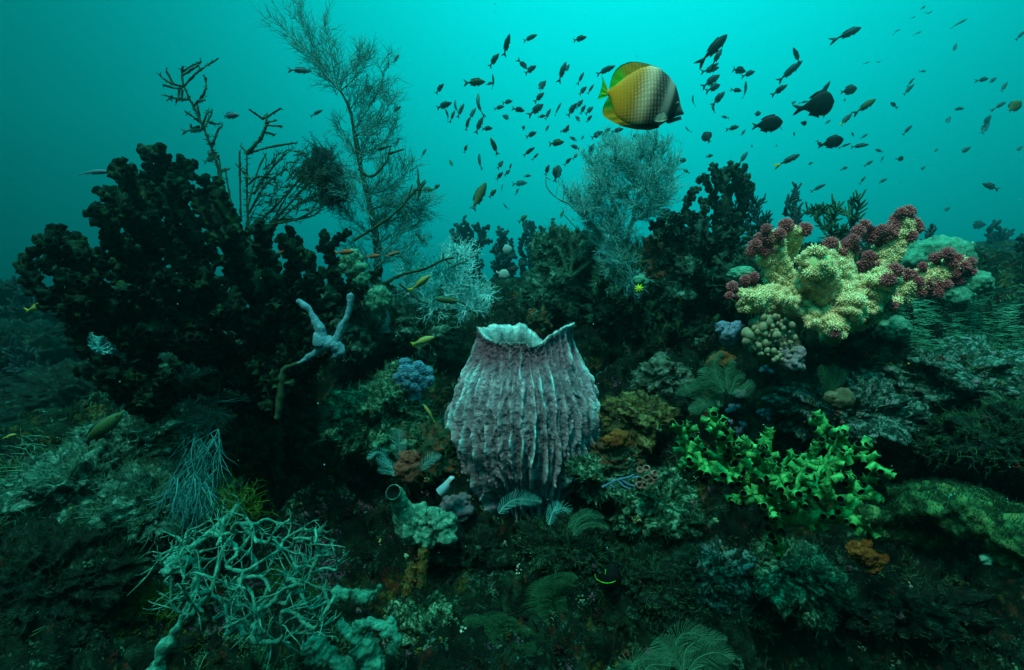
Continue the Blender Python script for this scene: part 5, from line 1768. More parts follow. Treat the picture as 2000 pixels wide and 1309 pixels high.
M_DARKR = mk("dark_rock", [(.40, (.0012, .004, .003)), (.53, (.004, .012, .009)), (.62, (.012, .036, .025)), (.72, (.06, .16, .12))], 26, 10, bump=1.0, bscale=60, bdist=.02, dist=1.0)  # mostly lower and outer rocks; strobe fall-off put into the dark colour
M_MIDG = mk("mid_green_rock", [(.38, (.004, .02, .012)), (.49, (.015, .065, .04)), (.58, (.06, .20, .14)), (.68, (.20, .44, .35)), (.75, (.22, .12, .10))], 22, 10, bump=1.0, bscale=60, bdist=.02, dist=1.0)
M_FRG = {}
for nm, c0, c1 in (('g', (.012, .06, .03), (.05, .16, .09)), ('o', (.06, .07, .02), (.16, .15, .05)), ('t', (.014, .07, .05), (.07, .22, .17)), ('d', (.003, .014, .007), (.012, .042, .022)), ('y', (.025, .06, .005), (.06, .11, .01))):
    M_FRG[nm] = mk("fringe_" + {'g': 'green', 'o': 'ochre', 't': 'teal', 'd': 'dark', 'y': 'yellow'}[nm], [(.3, c0), (.7, c1)], 25, 3, bump=0)


def fringe(root, V, N_, n, L, mat, r=.0011, name="turf", up=.5):
    i = RG.integers(0, len(V), n)
    C, D = V[i], nrm(N_[i] + RG.normal(0, .55, (n, 3)) + np.array([0, 0, up]) * .6)
    LL = L * RG.uniform(.4, 1.3, n)
    bend = RG.normal(0, .3, (n, 3))
    P = np.stack([C - D * .004, C + D * (LL * .4)[:, None], C + (D + bend * .4) * (LL * .75)[:, None], C + (D + bend) * LL[:, None]], 1)
    mb = MB()
    tubes(mb, P, r * np.stack([np.ones(n), np.full(n, .9), np.full(n, .7), np.full(n, .3)], 1), 3)
    return tag(mb.build(name, mat, root), kind='stuff')


def rock(px, py, rx, ry, label, mat, fr='g', nf=700, L=.013, amp=.34, depth=.8, seed=1, name="rock", cat="rock", d=None, sink=.25, f=1.5, sub=6, lumps=40):
    p, n = hit(px, py + ry * .5)
    dd = d or dep(p)
    s = dd / 1000
    c = at(px, py, dd + sink * rx * s)
    root = thing(name, label, cat, c - np.array([0, 0, ry * s * .8]))
    mb = MB()
    r = np.array([rx * s, rx * s * depth, ry * s])
    v, t = ico(sub)
    vv = v * r / (r.min() * .5 + np.sort(r)[1] * .5)
    k = fbm(vv + seed * 3.7, f, 5, seed, .58) + .38 * (.4 - np.abs(noise(vv + seed, f * 2.7, seed + 5))) + .16 * (.4 - np.abs(noise(vv + seed, f * 7, seed + 9)))
    V = c + v * (1 + amp * k)[:, None] * r
    mb.add(V, None, t)
    mb.build("body", mat, root)
    if nf:
        fringe(root, V, nrm(v / r), int(nf * (2 if mat is M_DARKR else 1.4)), L * 1.15, M_FRG[fr])
    if lumps:
        i = RG.integers(0, len(V), max(8, lumps // 2))
        mb = MB()
        clumps(mb, V[i], nrm(v[i] / r), (.008, .026), (5, 18), PAL_B if mat in (M_PALER, M_RUST, M_OCHRE, M_MAUVE, M_MIDG) else PAL_D)
        tag(mb.build("crust", M_CRUST, root, use_col=True), kind='stuff')
    return root, V, v


rock(742, 812, 92, 62, "pale crusted boulder below the blue soft coral", M_PALER, 't', 2200, .028, .42, seed=3, d=2.36)
rock(790, 745, 45, 30, "small green crusted rock beneath the blue soft coral", M_PALER, 't', 700, .02, .4, seed=33, d=2.5)
rock(815, 890, 75, 58, "rust-patched boulder between the pale boulder and the sponge", M_RUST, 'g', 1700, .024, .42, seed=4, d=2.34)
rock(1240, 818, 62, 46, "ochre boulder touching the barrel sponge's shaded side", M_OCHRE, 'o', 600, .014, .40, seed=5, d=2.30)
rock(1305, 792, 40, 30, "small dark rounded rock next to the ochre boulder", M_DARKR, 'd', 300, .014, .3, seed=6, d=2.40)
rock(1200, 890, 55, 34, "brown crusted rock at the foot of the ochre boulder", M_RUST, 'o', 500, .014, .40, seed=7, d=2.26)
rock(1165, 925, 66, 40, "pale crusted rock right under the brown rock by the sponge's foot", M_PALER, 't', 900, .018, .40, seed=8, d=2.2)
rock(1290, 740, 48, 42, "grey fuzzy lump at the base of the black thicket", mk("grey_lump", [(.38, (.02, .035, .03)), (.55, (.08, .12, .11)), (.70, (.22, .25, .23))], 30, 9, bump=1.0, bscale=80), 't', 500, .012, .35, seed=9, d=2.45)
rock(1830, 740, 210, 74, "broad mauve-speckled mound below the soft coral", M_MAUVE, 'g', 5200, .022, .30, seed=10, d=2.2, sink=.6, f=2.2, lumps=220)
rock(1640, 800, 130, 66, "dark lumpy mound with mauve flecks over the green tube coral", M_MAUVE, 'd', 2600, .02, .34, seed=11, d=2.18, sink=.5, f=2.0, lumps=120)
rock(1960, 850, 150, 70, "dark shelf of rock jutting over the hollow", M_DARKR, 'g', 2600, .028, .34, seed=12, d=2.0, sink=.3, f=2.0)
rock(1290, 520, 36, 62, "pale green and rust pinnacle on the crest under the feathery bush", M_RUST, 't', 1500, .03, .5, seed=13, d=2.85, sink=.1)
rock(1215, 545, 42, 55, "pale fuzzy hump at the feathery bush's foot", M_PALER, 't', 1500, .035, .4, seed=14, d=2.9, sink=.1)
rock(1355, 560, 62, 48, "mottled hump below the green-black tube coral", M_MIDG, 't', 1300, .03, .45, seed=15, d=2.8, sink=.2)
rock(1110, 520, 50, 60, "dark green hump behind the sponge mouth", M_MIDG, 't', 1500, .04, .5, seed=16, d=3.2, sink=.1)
rock(1075, 570, 42, 40, "low green hump beside the far coral fans", M_MIDG, 't', 900, .04, .5, seed=17, d=3.2, sink=.1)
rock(1270, 985, 78, 66, "dark green crusted rock between the sponge's foot and the green coral", M_PALER, 'g', 1300, .018, .42, seed=18, d=2.16, sink=.4)
rock(1120, 1080, 90, 60, "dark rock with pale flecks just below the barrel sponge", M_DARKR, 'g', 1500, .02, .42, seed=19, d=2.1, sink=.3)
rock(900, 1090, 90, 66, "dark rock under the white tube sponge", M_DARKR, 'd', 1200, .02, .42, seed=20, d=2.15, sink=.4)
rock(840, 1240, 110, 70, "green-flecked rock at the lower edge above the sky-blue sponge", M_PALER, 'd', 1900, .018, .40, seed=21, d=1.95, sink=.5)
rock(1260, 1140, 90, 80, "dark rock around the black vase with green rim", M_DARKR, 'g', 1500, .018, .42, seed=22, d=2.05, sink=.4)
rock(1380, 1120, 70, 60, "blue-flecked dark rock left of the deep hollow", M_MAUVE, 'd', 900, .018, .42, seed=23, d=2.1, sink=.4)
rock(265, 870, 120, 50, "pale green ridge under the black tube coral's lowest branch", M_MIDG, 't', 2200, .03, .42, seed=24, d=2.35, sink=.4, f=2.0)  # this and the next rock in duller green: vignette put into colour
rock(170, 950, 120, 66, "light green crusted hump on the dim near slope", M_MIDG, 't', 2500, .03, .40, seed=25, d=2.05, sink=.4, f=2.0)
rock(300, 990, 110, 66, "mossy hump below the pale green ridge", M_MIDG, 't', 2400, .032, .42, seed=26, d=2.0, sink=.4, f=2.0)
rock(90, 1130, 150, 80, "dark furrowed rock at the picture's lower corner", M_DARKR, 'd', 2400, .03, .40, seed=27, d=1.7, sink=.4, f=2.0)
rock(230, 1240, 140, 70, "dark mossy rock beside the pale whip coral's stem", M_DARKR, 'y', 2000, .022, .40, seed=28, d=1.75, sink=.5, f=2.0)
rock(560, 840, 70, 90, "black rock column in the shade of the tube coral", M_DARKR, 'd', 700, .02, .40, seed=29, d=2.75, sink=.3)
rock(460, 880, 80, 66, "dark green rock with olive specks under the shaded tube coral", M_DARKR, 'o', 1600, .022, .42, seed=30, d=2.4, sink=.3)
rock(690, 640, 60, 70, "shaded crest rock below the feathery coral's trunk", M_MIDG, 't', 1300, .026, .45, seed=31, d=2.85, sink=.2)
rock(820, 650, 70, 50, "crest rock with pale sprigs behind the sponge", M_MIDG, 't', 1600, .035, .45, seed=32, d=3.0, sink=.2)
rock(1470, 560, 52, 50, "dark crest rock to the shaded side of the soft coral", M_DARKR, 't', 900, .024, .42, seed=34, d=2.6, sink=.2)
rock(1560, 1130, 80, 60, "dim rock with pale sprigs under the green tube coral", M_PALER, 't', 900, .02, .42, seed=35, d=1.98, sink=.4)
rock(1740, 1170, 130, 60, "faint green rock in the deep hollow", M_DARKR, 'g', 900, .02, .42, seed=36, d=2.1, sink=.5)
rock(60, 720, 150, 80, "dim dark knoll of the far reef behind the black tube coral", M_DARKR, 'd', 1500, .05, .5, seed=71, d=5.6, sink=.3, f=2.0)
rock(180, 790, 130, 60, "dim dark shoulder of the far reef closer to the slope", M_DARKR, 'd', 1300, .05, .5, seed=72, d=4.4, sink=.3, f=2.0)
rock(10, 620, 110, 60, "dim dark crest of the far reef at the picture's edge", M_DARKR, 'd', 1200, .07, .5, seed=73, d=6.6, sink=.3, f=2.0)
# pale rounded corals beyond the soft coral
M_PROUND = mk("pale_round_coral", [(.35, (.03, .15, .125)), (.55, (.07, .26, .22)), (.72, (.16, .42, .37))], 40, 9, bump=.8, bscale=60)
for px, py, rx, ry, lb, s_ in ((1835, 505, 58, 42, "largest pale round coral head behind the soft coral's outer arm", 51), (1905, 553, 30, 26, "pale round coral knob beyond the outermost maroon tips", 52), (1872, 582, 28, 24, "pale round coral knob low under the outermost maroon tips", 53), (1745, 640, 30, 24, "pale green coral knob under the soft coral's lower lobe", 54), (1450, 535, 26, 14, "small blue-green coral cap beside the soft coral's shaded arm", 55)):
    rock(px, py, rx, ry, lb, M_PROUND, 't', 0, .01, .16, seed=s_, name="round_coral", cat="coral", d=2.75 if px > 1800 else 2.25, sub=5, lumps=0)

# mossy ledge over the deep hollow
lg = thing("rock_ledge", "mossy green ledge of rock overhanging the black hollow", "rock ledge", at(1850, 1040, 1.5))
for pth, r0, r1, nm, dd in (([(1690, 1020), (1760, 1000), (1830, 1002), (1900, 1012), (1990, 1055), (2100, 1130)], .030, .085, "lip", [1.62, 1.58, 1.52, 1.46, 1.38, 1.3]),
                            ([(1735, 965), (1800, 958), (1870, 965), (1940, 985), (2000, 1010)], .018, .03, "upper_lip", [1.8, 1.75, 1.7, 1.66, 1.6]),
                            ([(1700, 1040), (1780, 1045), (1850, 1035)], .03, .03, "knob", [1.62, 1.6, 1.55])):
    mb = MB()
    W = at(np.array(pth)[:, 0], np.array(pth)[:, 1], np.array(dd))
    limb(mb, W, r0, r1, 56, .006, .62, 17, seed=len(pth))
    V = mb.v[0]
    o = mb.build(nm, M_MOSS, lg)
    Q = resample(W, .008)
    Q = resample(W, .006)
    cc = np.repeat(Q, 56, 0)
    fringe(lg, V[:len(cc)], nrm(V[:len(cc)] - cc), 2600, .012, M_FRG['d'], .0010)
for px, py, r in ((1865, 972, .012), (1935, 1095, .020), (1970, 1115, .022), (1880, 1035, .016)):
    mb = MB()
    blob(mb, at(px, py, 1.42 if px > 1900 else 1.5), (r * 1.4, r, r * .9), 4, .25, 1.5, px)
    mb.build("pale_sponge", M_PROUND, lg)

# ------------------------------------------------------------------ pale whip corals near the lower left
M_WHIP = mk("pale_whip_coral", [(.34, (.010, .09, .085)), (.52, (.04, .22, .20)), (.68, (.10, .38, .36))], 40, 5, bump=.7, bscale=160)
wp = thing("whip_coral", "tangled pale teal whip coral sprawling over the dark lower slope", "coral", at(430, 1260, 1.62))
R0 = at(440, 1240, 1.65)
pts = fill([(300, 1090), (350, 1040), (400, 1010), (470, 1000), (530, 1010), (590, 1015), (640, 1030), (665, 1070), (668, 1130), (650, 1210), (600, 1270), (500, 1250), (420, 1230), (350, 1190), (320, 1140)], 26)
tg = at(pts[:, 0], pts[:, 1], 1.5 + RG.uniform(-.14, .14, len(pts)))
P, par, R, chs, grs = grow(R0, tg, .04, .25, .20, .9, .36, .0037, .0082)
for g, cl in split_groups(chs, grs, 9).items():
    mb = MB()
    q0, t0 = [], []
    for ch in cl:
        c = np.array(ch)
        Q = resample(P[c], .007)
        RR = np.interp(np.linspace(0, 1, len(Q)), np.linspace(0, 1, len(c)), R[c])
        tubes(mb, Q, (RR * (1 + .35 * noise(Q, 120, 7)))[None], 7)
        T = nrm(np.gradient(Q, axis=0))
        i = RG.integers(0, len(Q), len(Q))
        spikes(mb, Q[i] + 0, rand_perp(T[i]) + T[i] * .5, RG.uniform(.004, .007, len(i)), np.full(len(i), .0018), 0, 3, .5)
        i = RG.integers(0, len(Q), max(1, len(Q) // 9))
        q0.append(Q[i])
        t0.append(T[i])
    q0, t0 = np.concatenate(q0), np.concatenate(t0)
    feather(mb, q0, t0, .090, .0030, (0, 0, -.05), 2, .8, 2, .45, .9, flat=.6, k=5)
    mb.build("stem" if g == -1 else "branch", M_WHIP, wp)
mb = MB()
limb(mb, at([470, 440, 405, 375, 350], [985, 1015, 1045, 1070, 1085], [1.62, 1.6, 1.56, 1.52, 1.5]), .013, .008, 10, .007, .4, 50)
mb.build("stem", M_WHIP, wp)
mb = MB()
limb(mb, at([385, 380, 360, 330, 308, 295], [1090, 1150, 1200, 1250, 1290, 1330], [1.55, 1.53, 1.52, 1.5, 1.5, 1.5]), .011, .018, 12, .007, .5, 38)
mb.build("stem", M_WHIP, wp)
mb = MB()
blob(mb, at(345, 1105, 1.44), (.035, .03, .026), 4, .4, 1.6, 3, ridge=.3)
mb.build("sponge_crust", M_WHIP, wp)
M_WHIPD = mk("dim_thread_coral", [(.3, (.02, .15, .135)), (.7, (.05, .26, .235))], 30, 4, bump=0)
wd = thing("whip_coral", "dim thread-like coral hanging in a curtain under the black tube coral", "coral", at(400, 700, 2.5))
for (poly, n_, L, ang, dz) in (([(375, 700), (400, 690), (430, 740), (428, 820), (380, 850), (355, 790)], 170, .11, None, 2.2), ([(360, 850), (430, 830), (435, 900), (410, 960), (370, 960), (350, 900)], 150, .12, 1, 2.0), ([(330, 930), (380, 920), (420, 960), (390, 990), (340, 970)], 110, .11, 1, 1.9)):
    pts = fill(poly, 9)
    i = RG.integers(0, len(pts), n_)
    C = at(pts[i, 0], pts[i, 1], dz + RG.uniform(-.06, .06, n_))
    D = nrm(RG.normal(0, 1, (n_, 3)) * np.array([1, .5, 1])) if ang is None else nrm(-UP * .9 + RT * RG.uniform(-.9, .5, (n_, 1)) + RG.normal(0, .2, (n_, 3)))
    Q, RR = twigset(C, D, L * RG.uniform(.5, 1.3, n_), np.full(n_, .0026), (0, 0, -.15), 7, .35)
    mb = MB()
    tubes(mb, Q, RR, 4)
    mb.build("branch", M_WHIPD, wd)

# ------------------------------------------------------------------ blue-grey forked sponge on a dead twig
M_BLUES = mk("blue_grey_sponge", [(.3, (.05, .15, .175)), (.55, (.11, .25, .285)), (.75, (.20, .36, .40))], 60, 8, bump=.9, bscale=120)
xs = thing("forked_sponge", "pale blue forked sponge with two raised arms on a bare twig", "sponge", at(545, 815, 2.1))
for nm, pth, r0, r1, b in (("arm", [(648, 672), (632, 665), (626, 645), (612, 618), (605, 605), (592, 596), (581, 588)], .024, .009, .35), ("arm", [(655, 668), (664, 645), (676, 622), (683, 598), (685, 576)], .014, .013, .3), ("arm", [(640, 672), (616, 690), (602, 700), (582, 710)], .024, .009, .35), ("body", [(616, 668), (640, 668), (660, 672), (668, 690)], .030, .018, .5), ("tip", [(650, 672), (658, 685), (656, 698)], .022, .014, .5)):
    mb = MB()
    limb(mb, at(np.array(pth)[:, 0], np.array(pth)[:, 1], 1.90), r0 * .95, r1, 14, .006, b, 38, seed=len(pth))
    o = mb.build(nm, M_BLUES, xs)
    if nm == "arm" and r1 > .015:
        V = mb.v[0]
        fringe(o, V, nrm(RG.normal(0, 1, V.shape)), 240, .009, M_FRG['t'], .0011, "polyp_fringe", 0)
mb = MB()
limb(mb, at([584, 570, 556, 550, 546, 540], [708, 714, 722, 755, 785, 818], 1.92), .010, .012, 7, .008, .35, 60)
mb.build("twig", M_BARE, xs)
mb = MB()
limb(mb, at([553, 570], [750, 748], 1.92), .006, .004, 6, .008, .3, 60)
mb.build("twig", M_BARE, xs)

# blue cauliflower soft coral
M_BLUEC = mk("blue_soft_coral", [(.3, (.035, .13, .18)), (.7, (.10, .27, .34))], 80, 5, bump=.4)
b_ = thing("soft_coral", "small sky-blue soft coral with rounded lobes on the pale boulder", "coral", at(805, 770, 2.36))
bl = fill([(772, 745), (776, 720), (788, 704), (806, 700), (824, 706), (838, 722), (842, 742), (830, 760), (806, 764), (786, 758)], 11)
for px, py in bl:
    mb = MB()
    dz = 2.33 + .02 * math.hypot((px - 806) / 34, (py - 732) / 30) ** 2
    c = at(px, py, dz - RG.uniform(0, .015))
    rr = RG.uniform(7, 11) * 2.33e-3
    d_ = nrm(fib(110) + RG.normal(0, .12, (110, 3)))
    blobs(mb, c[None], np.array([rr * .88]), 2, .06)
    blobs(mb, c + d_ * rr * .9, rr * RG.uniform(.10, .2, 110), 1, .1)
    tubes(mb, np.array([[c * .5 + at(806, 740, 2.37) * .5, c]]), np.array([[rr * .7, rr * .75]]), 8)
    mb.build("lobe", M_BLUEC, b_)
mb = MB()
limb(mb, at([806, 804], [780, 740], 2.38), .035, .03, 10, .01, .2, 30)
mb.build("stalk", M_BLUEC, b_)

# white tube sponge and neighbours
M_WHITE = mk("white_green_sponge", [(.3, (.012, .07, .055)), (.5, (.045, .16, .135)), (.64, (.14, .34, .30)), (.72, (.30, .50, .46))], 50, 10, bump=.9, bscale=70)
ts_ = thing("tube_sponge", "whitish tube sponge with a dark open mouth, low beside the barrel sponge", "sponge", at(830, 1070, 2.05))
T0 = at([800, 790, 776], [1030, 1000, 968], [2.08, 2.04, 2.0])
Q = resample(T0, .006)
mb = MB()
RR = np.linspace(.05, .036, len(Q))
limb(mb, T0, .055, .034, 22, .006, .2, 22)
mb.build("body", M_WHITE, ts_)
mb = MB()
ax = nrm(T0[2] - T0[1])
ax = nrm(ax - FW * .9)
knobs(mb, (T0[2] + ax * .016)[None], ax[None], np.array([.031]), np.array([.034]), 20)
mb.build("mouth", [M_WHITE, M_MOUTH], ts_)
for px, py, rx in ((805, 1030, 28), (830, 1045, 26), (855, 1020, 24), (870, 1040, 24), (845, 1010, 20), (815, 1010, 26), (878, 1015, 16)):
    mb = MB()
    blob(mb, at(px, py, 2.06), np.array([rx, rx, rx * .9]) * 2.06e-3, 4, .3, 1.7, px, ridge=.3)
    mb.build("lobe", M_WHITE, ts_)
tn = thing("tunicate", "small glossy pale blue tunicate beside the barrel sponge's foot", "tunicate", at(858, 960, 2.12))
mb = MB()
limb(mb, at([858, 870, 884], [962, 951, 934], 2.1), .020, .013, 14, .005, .08, 20)
mb.build("body", mk("tunicate_skin", [(.3, (.10, .20, .24)), (.55, (.24, .36, .38)), (.7, (.40, .26, .16))], 16, 3, rough=.25, bump=.1, spec=.5), tn)
mb = MB()
limb(mb, at([880, 888], [946, 936], 2.085), .006, .004, 8, .004, .1, 20)
mb.build("siphon", M_MOUTH, tn)

# sky blue crust at the lower edge
M_SKY = mk("sky_blue_crust", [(.3, (.015, .15, .135)), (.55, (.035, .24, .215)), (.75, (.08, .34, .31))], 22, 6, bump=.9, bscale=90)
for lb, parts_, base_ in (("lumpy teal crust sponge spreading at the bottom below the whip coral", [([(660, 1215), (680, 1235), (700, 1250)], .018, .022), ([(690, 1228), (720, 1216), (750, 1222), (766, 1212)], .022, .012), ([(700, 1250), (720, 1275), (730, 1309)], .040, .035), ([(750, 1225), (768, 1240), (765, 1275)], .026, .016)], (705, 1290)),
                          ("pale teal rounded crust sponge in the bottom corner under the whip coral", [([(610, 1250), (620, 1275), (640, 1290)], .030, .034), ([(640, 1280), (660, 1300), (680, 1309)], .034, .034), ([(616, 1285), (614, 1300)], .016, .012)], (630, 1309)),
                          ("dim teal sponge lobe with one raised finger in the dark hollow", [([(690, 1160), (705, 1163), (720, 1165)], .022, .020), ([(722, 1165), (735, 1155), (742, 1145)], .014, .009)], (705, 1180)),
                          ("dim teal sponge lobe hidden beside the fingered sponge", [([(655, 1165), (668, 1158), (680, 1165)], .022, .018)], (668, 1180))):
    dd = 1.72 if base_[1] > 1200 else 1.95
    t = thing("crust_sponge", lb, "sponge", at(base_[0], base_[1], dd))
    for i, (pth, r0, r1) in enumerate(parts_):
        mb = MB()
        limb(mb, at(np.array(pth)[:, 0], np.array(pth)[:, 1], dd), r0 * .9, r1 * .9, 24, .004, .55, 42, seed=i)
        V = mb.v[0]
        o = mb.build("lobe", M_SKY, t)
        fringe(o, V, nrm(RG.normal(0, 1, V.shape)), 300, .007, M_FRG['t'], .0008, "fuzz", .2)

# ------------------------------------------------------------------ feathery hydroids
M_HYD = mk("pale_hydroid", [(.3, (.07, .30, .25)), (.7, (.16, .48, .42))], 20, 3, bump=0)
M_HYDD = mk("dim_green_hydroid", [(.3, (.012, .06, .025)), (.7, (.03, .115, .05))], 20, 3, bump=0)
M_HYDT = mk("teal_hydroid", [(.3, (.03, .13, .095)), (.7, (.07, .22, .165))], 20, 3, bump=0)


def frond(mb, pth, d, pin, r=.0013, gap=.005, droop=.0, r0=.0022, curve=.35):
    W = at(np.array(pth)[:, 0], np.array(pth)[:, 1], d)
    Q = resample(W, gap)
    n_ = len(Q)
    tubes(mb, Q, np.linspace(r0, r0 * .4, n_)[None], 5)
    T = nrm(np.gradient(Q, axis=0))
    u = np.linspace(0, 1, n_)
    L = pin * np.sin(math.pi * np.clip(u * .85 + .15, 0, 1)) ** .7 + .002
    for sg in (-1, 1):
        s_ = nrm(np.cross(T, FW)) * sg
        D = nrm(s_ + T * .55 + RG.normal(0, .06, (n_, 3)))
        X_ = np.stack([Q + (D * f_ + (T * curve + np.array([0, 0, -droop])) * f_ * f_) * L[:, None] for f_ in (0, .35, .7, 1.0)], 1)
        tubes(mb, X_, r * np.array([[1, .9, .75, .35]]) * np.ones((n_, 1)), 3)


def hydroid(label, fr, d, mat, pin, base, gap=.005, r=.0013, droop=0.0, name="hydroid", r0=.0022):
    t = thing(name, label, "hydroid", at(base[0], base[1], d))
    for pth in fr:
        mb = MB()
        dd = d + np.linspace(.0, RG.uniform(-.05, .03), len(pth))
        frond(mb, pth, dd, pin, r, gap, droop, r0)
        mb.build("frond", mat, t)
    return t


hydroid("single pale feather hydroid arching across the barrel sponge's foot", [[(975, 1003), (990, 985), (1015, 975), (1058, 980)]], 2.0, M_HYD, .034, (975, 1003), .0085, .0016)
hydroid("pair of pale feather hydroids at the sponge's foot beside the single arching one", [[(1072, 1025), (1080, 1000), (1092, 982)], [(1080, 1000), (1100, 992), (1115, 1000)]], 1.98, M_HYD, .026, (1072, 1030), .008, .0014)
hydroid("spray of teal feather hydroids on the rock just past the sponge's foot", [[(1120, 1040), (1128, 1018), (1150, 1005), (1180, 1012)], [(1120, 1045), (1140, 1025), (1170, 1022), (1188, 1035)], [(1110, 1030), (1130, 1012), (1155, 998)]], 1.95, M_HYDT, .024, (1115, 1050), .006, .0013)
hydroid("pale ladder-like feather hydroid standing upright on the rust-patched boulder", [[(783, 900), (780, 870), (779, 838)]], 2.16, M_HYD, .034, (783, 900), .0095, .0015)
hydroid("pale feather hydroid curling from the rust-patched boulder's dark side", [[(758, 905), (745, 885), (732, 884), (718, 897)], [(772, 925), (757, 920), (738, 918)], [(768, 915), (752, 905), (735, 895)], [(770, 930), (765, 912), (752, 900)]], 2.14, M_HYD, .020, (765, 930), .007, .0013)
hydroid("pale feather hydroid leaning off the rust-patched boulder towards the sponge", [[(815, 920), (832, 905), (848, 893), (862, 890)]], 2.14, M_HYD, .026, (815, 920), .007, .0014)
hydroid("large teal plume hydroid at the bottom edge of the deep hollow", [[(1330, 1309), (1318, 1270), (1332, 1240), (1365, 1240), (1395, 1262)], [(1335, 1309), (1340, 1270), (1370, 1250), (1420, 1250)], [(1345, 1309), (1365, 1285), (1400, 1275), (1432, 1290)], [(1325, 1300), (1300, 1262), (1285, 1245)], [(1350, 1309), (1385, 1298), (1420, 1312)]], 1.85, M_HYDT, .055, (1335, 1320), .0055, .0013, .25)
hydroid("teal plume hydroid cut off by the bottom edge beside the larger plume", [[(1250, 1330), (1235, 1300), (1255, 1288), (1300, 1290)], [(1250, 1330), (1270, 1300), (1310, 1300)], [(1245, 1330), (1215, 1310), (1225, 1290)]], 1.8, M_HYDT, .05, (1250, 1335), .0055, .0013, .25)
hydroid("tall dim green bushy hydroid with drooping fronds on the lower slope", [[(1060, 1240), (1052, 1180), (1070, 1135), (1110, 1122), (1128, 1130)], [(1070, 1240), (1075, 1190), (1100, 1172), (1135, 1175)], [(1065, 1240), (1050, 1170), (1052, 1140), (1075, 1125)], [(1070, 1230), (1090, 1200), (1125, 1190), (1140, 1205)], [(1065, 1220), (1060, 1160), (1085, 1140), (1125, 1145)]], 2.0, M_HYDD, .055, (1065, 1245), .004, .0012, .9)
hydroid("rounded dim green bushy hydroid at the bottom beside the tall one", [[(960, 1309), (940, 1250), (915, 1225), (905, 1240)], [(965, 1309), (960, 1240), (930, 1208), (905, 1215)], [(965, 1309), (975, 1240), (985, 1212), (1010, 1215)], [(970, 1309), (1000, 1260), (1030, 1240), (1045, 1255)], [(965, 1300), (950, 1235), (960, 1205), (990, 1202)], [(968, 1305), (990, 1250), (1015, 1228), (1035, 1232)]], 1.92, M_HYDD, .06, (965, 1315), .004, .0012, .7)
hydroid("spiky dim green hydroid tuft between the two bushy hydroids", [[(1005, 1309), (1015, 1280), (1045, 1262)], [(1010, 1309), (1035, 1285), (1065, 1275)], [(1008, 1309), (1005, 1275), (1012, 1255)], [(1012, 1309), (1045, 1298), (1070, 1300)]], 1.84, M_HYDD, .04, (1008, 1315), .005, .0014, .2)
hydroid("dark teal fuzzy hydroid spray under the bubble cluster", [[(1410, 760), (1395, 720), (1400, 695), (1415, 690)], [(1420, 760), (1420, 720), (1432, 700)], [(1415, 765), (1380, 735), (1370, 720)], [(1425, 770), (1440, 735), (1455, 735)], [(1430, 770), (1455, 760), (1470, 745)]], 2.1, M_HYDT, .035, (1415, 775), .005, .0014, .2)
hydroid("long dark hydroid fronds trailing over the mound by the black thicket", [[(1400, 800), (1370, 770), (1340, 760), (1320, 770)], [(1400, 790), (1380, 755), (1350, 745)], [(1405, 800), (1380, 790), (1345, 800)], [(1410, 795), (1400, 770), (1380, 750)]], 2.15, M_HYDT, .035, (1405, 805), .005, .0014, .2)
hydroid("green hydroid sprigs behind the maroon lower tips of the soft coral", [[(1620, 770), (1612, 735), (1600, 715)], [(1625, 770), (1640, 740), (1650, 725)], [(1622, 770), (1622, 735), (1628, 712)]], 2.1, M_HYDD, .03, (1622, 775), .006, .0016, .1)
hydroid("pale sprig hydroid on the crest hump left of the pale feathery bush", [[(1110, 540), (1100, 505), (1090, 485)], [(1112, 540), (1118, 500), (1112, 470)], [(1115, 540), (1140, 520), (1155, 510)], [(1105, 540), (1085, 525), (1078, 512)]], 3.0, M_HYDT, .012, (1110, 545), .010, .002, .0)

# right hand slope: combed weed lying with the surge
M_WEED = mk("combed_weed", [(.36, (.010, .06, .045)), (.5, (.04, .22, .17)), (.64, (.12, .44, .36))], 4, 6, bump=0)
mb = MB()
n_ = 5200
X_ = np.concatenate([RG.uniform(1700, 2150, n_), RG.uniform(-60, 400, n_ // 8)])
Y_ = np.concatenate([RG.uniform(560, 840, n_), RG.uniform(850, 1050, n_ // 8)])
C, Dn = [], []
for x, y in zip(X_, Y_):
    p, nn = hit(x, y)
    C.append(p)
    Dn.append(nn)
C, Dn = np.array(C), np.array(Dn)
dirw = np.where(X_ > 1000, 1.0, -.8)[:, None] * np.array([.9, -.15, -.12])
D = nrm(dirw + Dn * .35 + RG.normal(0, .22, C.shape))
Q, RR = twigset(C, D, RG.uniform(.03, .085, len(C)), np.full(len(C), .0016), (0, 0, -.05), 4, .2)
tubes(mb, Q, RR, 3)
o = mb.build("algae", M_WEED)
tag(o, 'combed green weed lying flat over the slopes', kind='stuff')

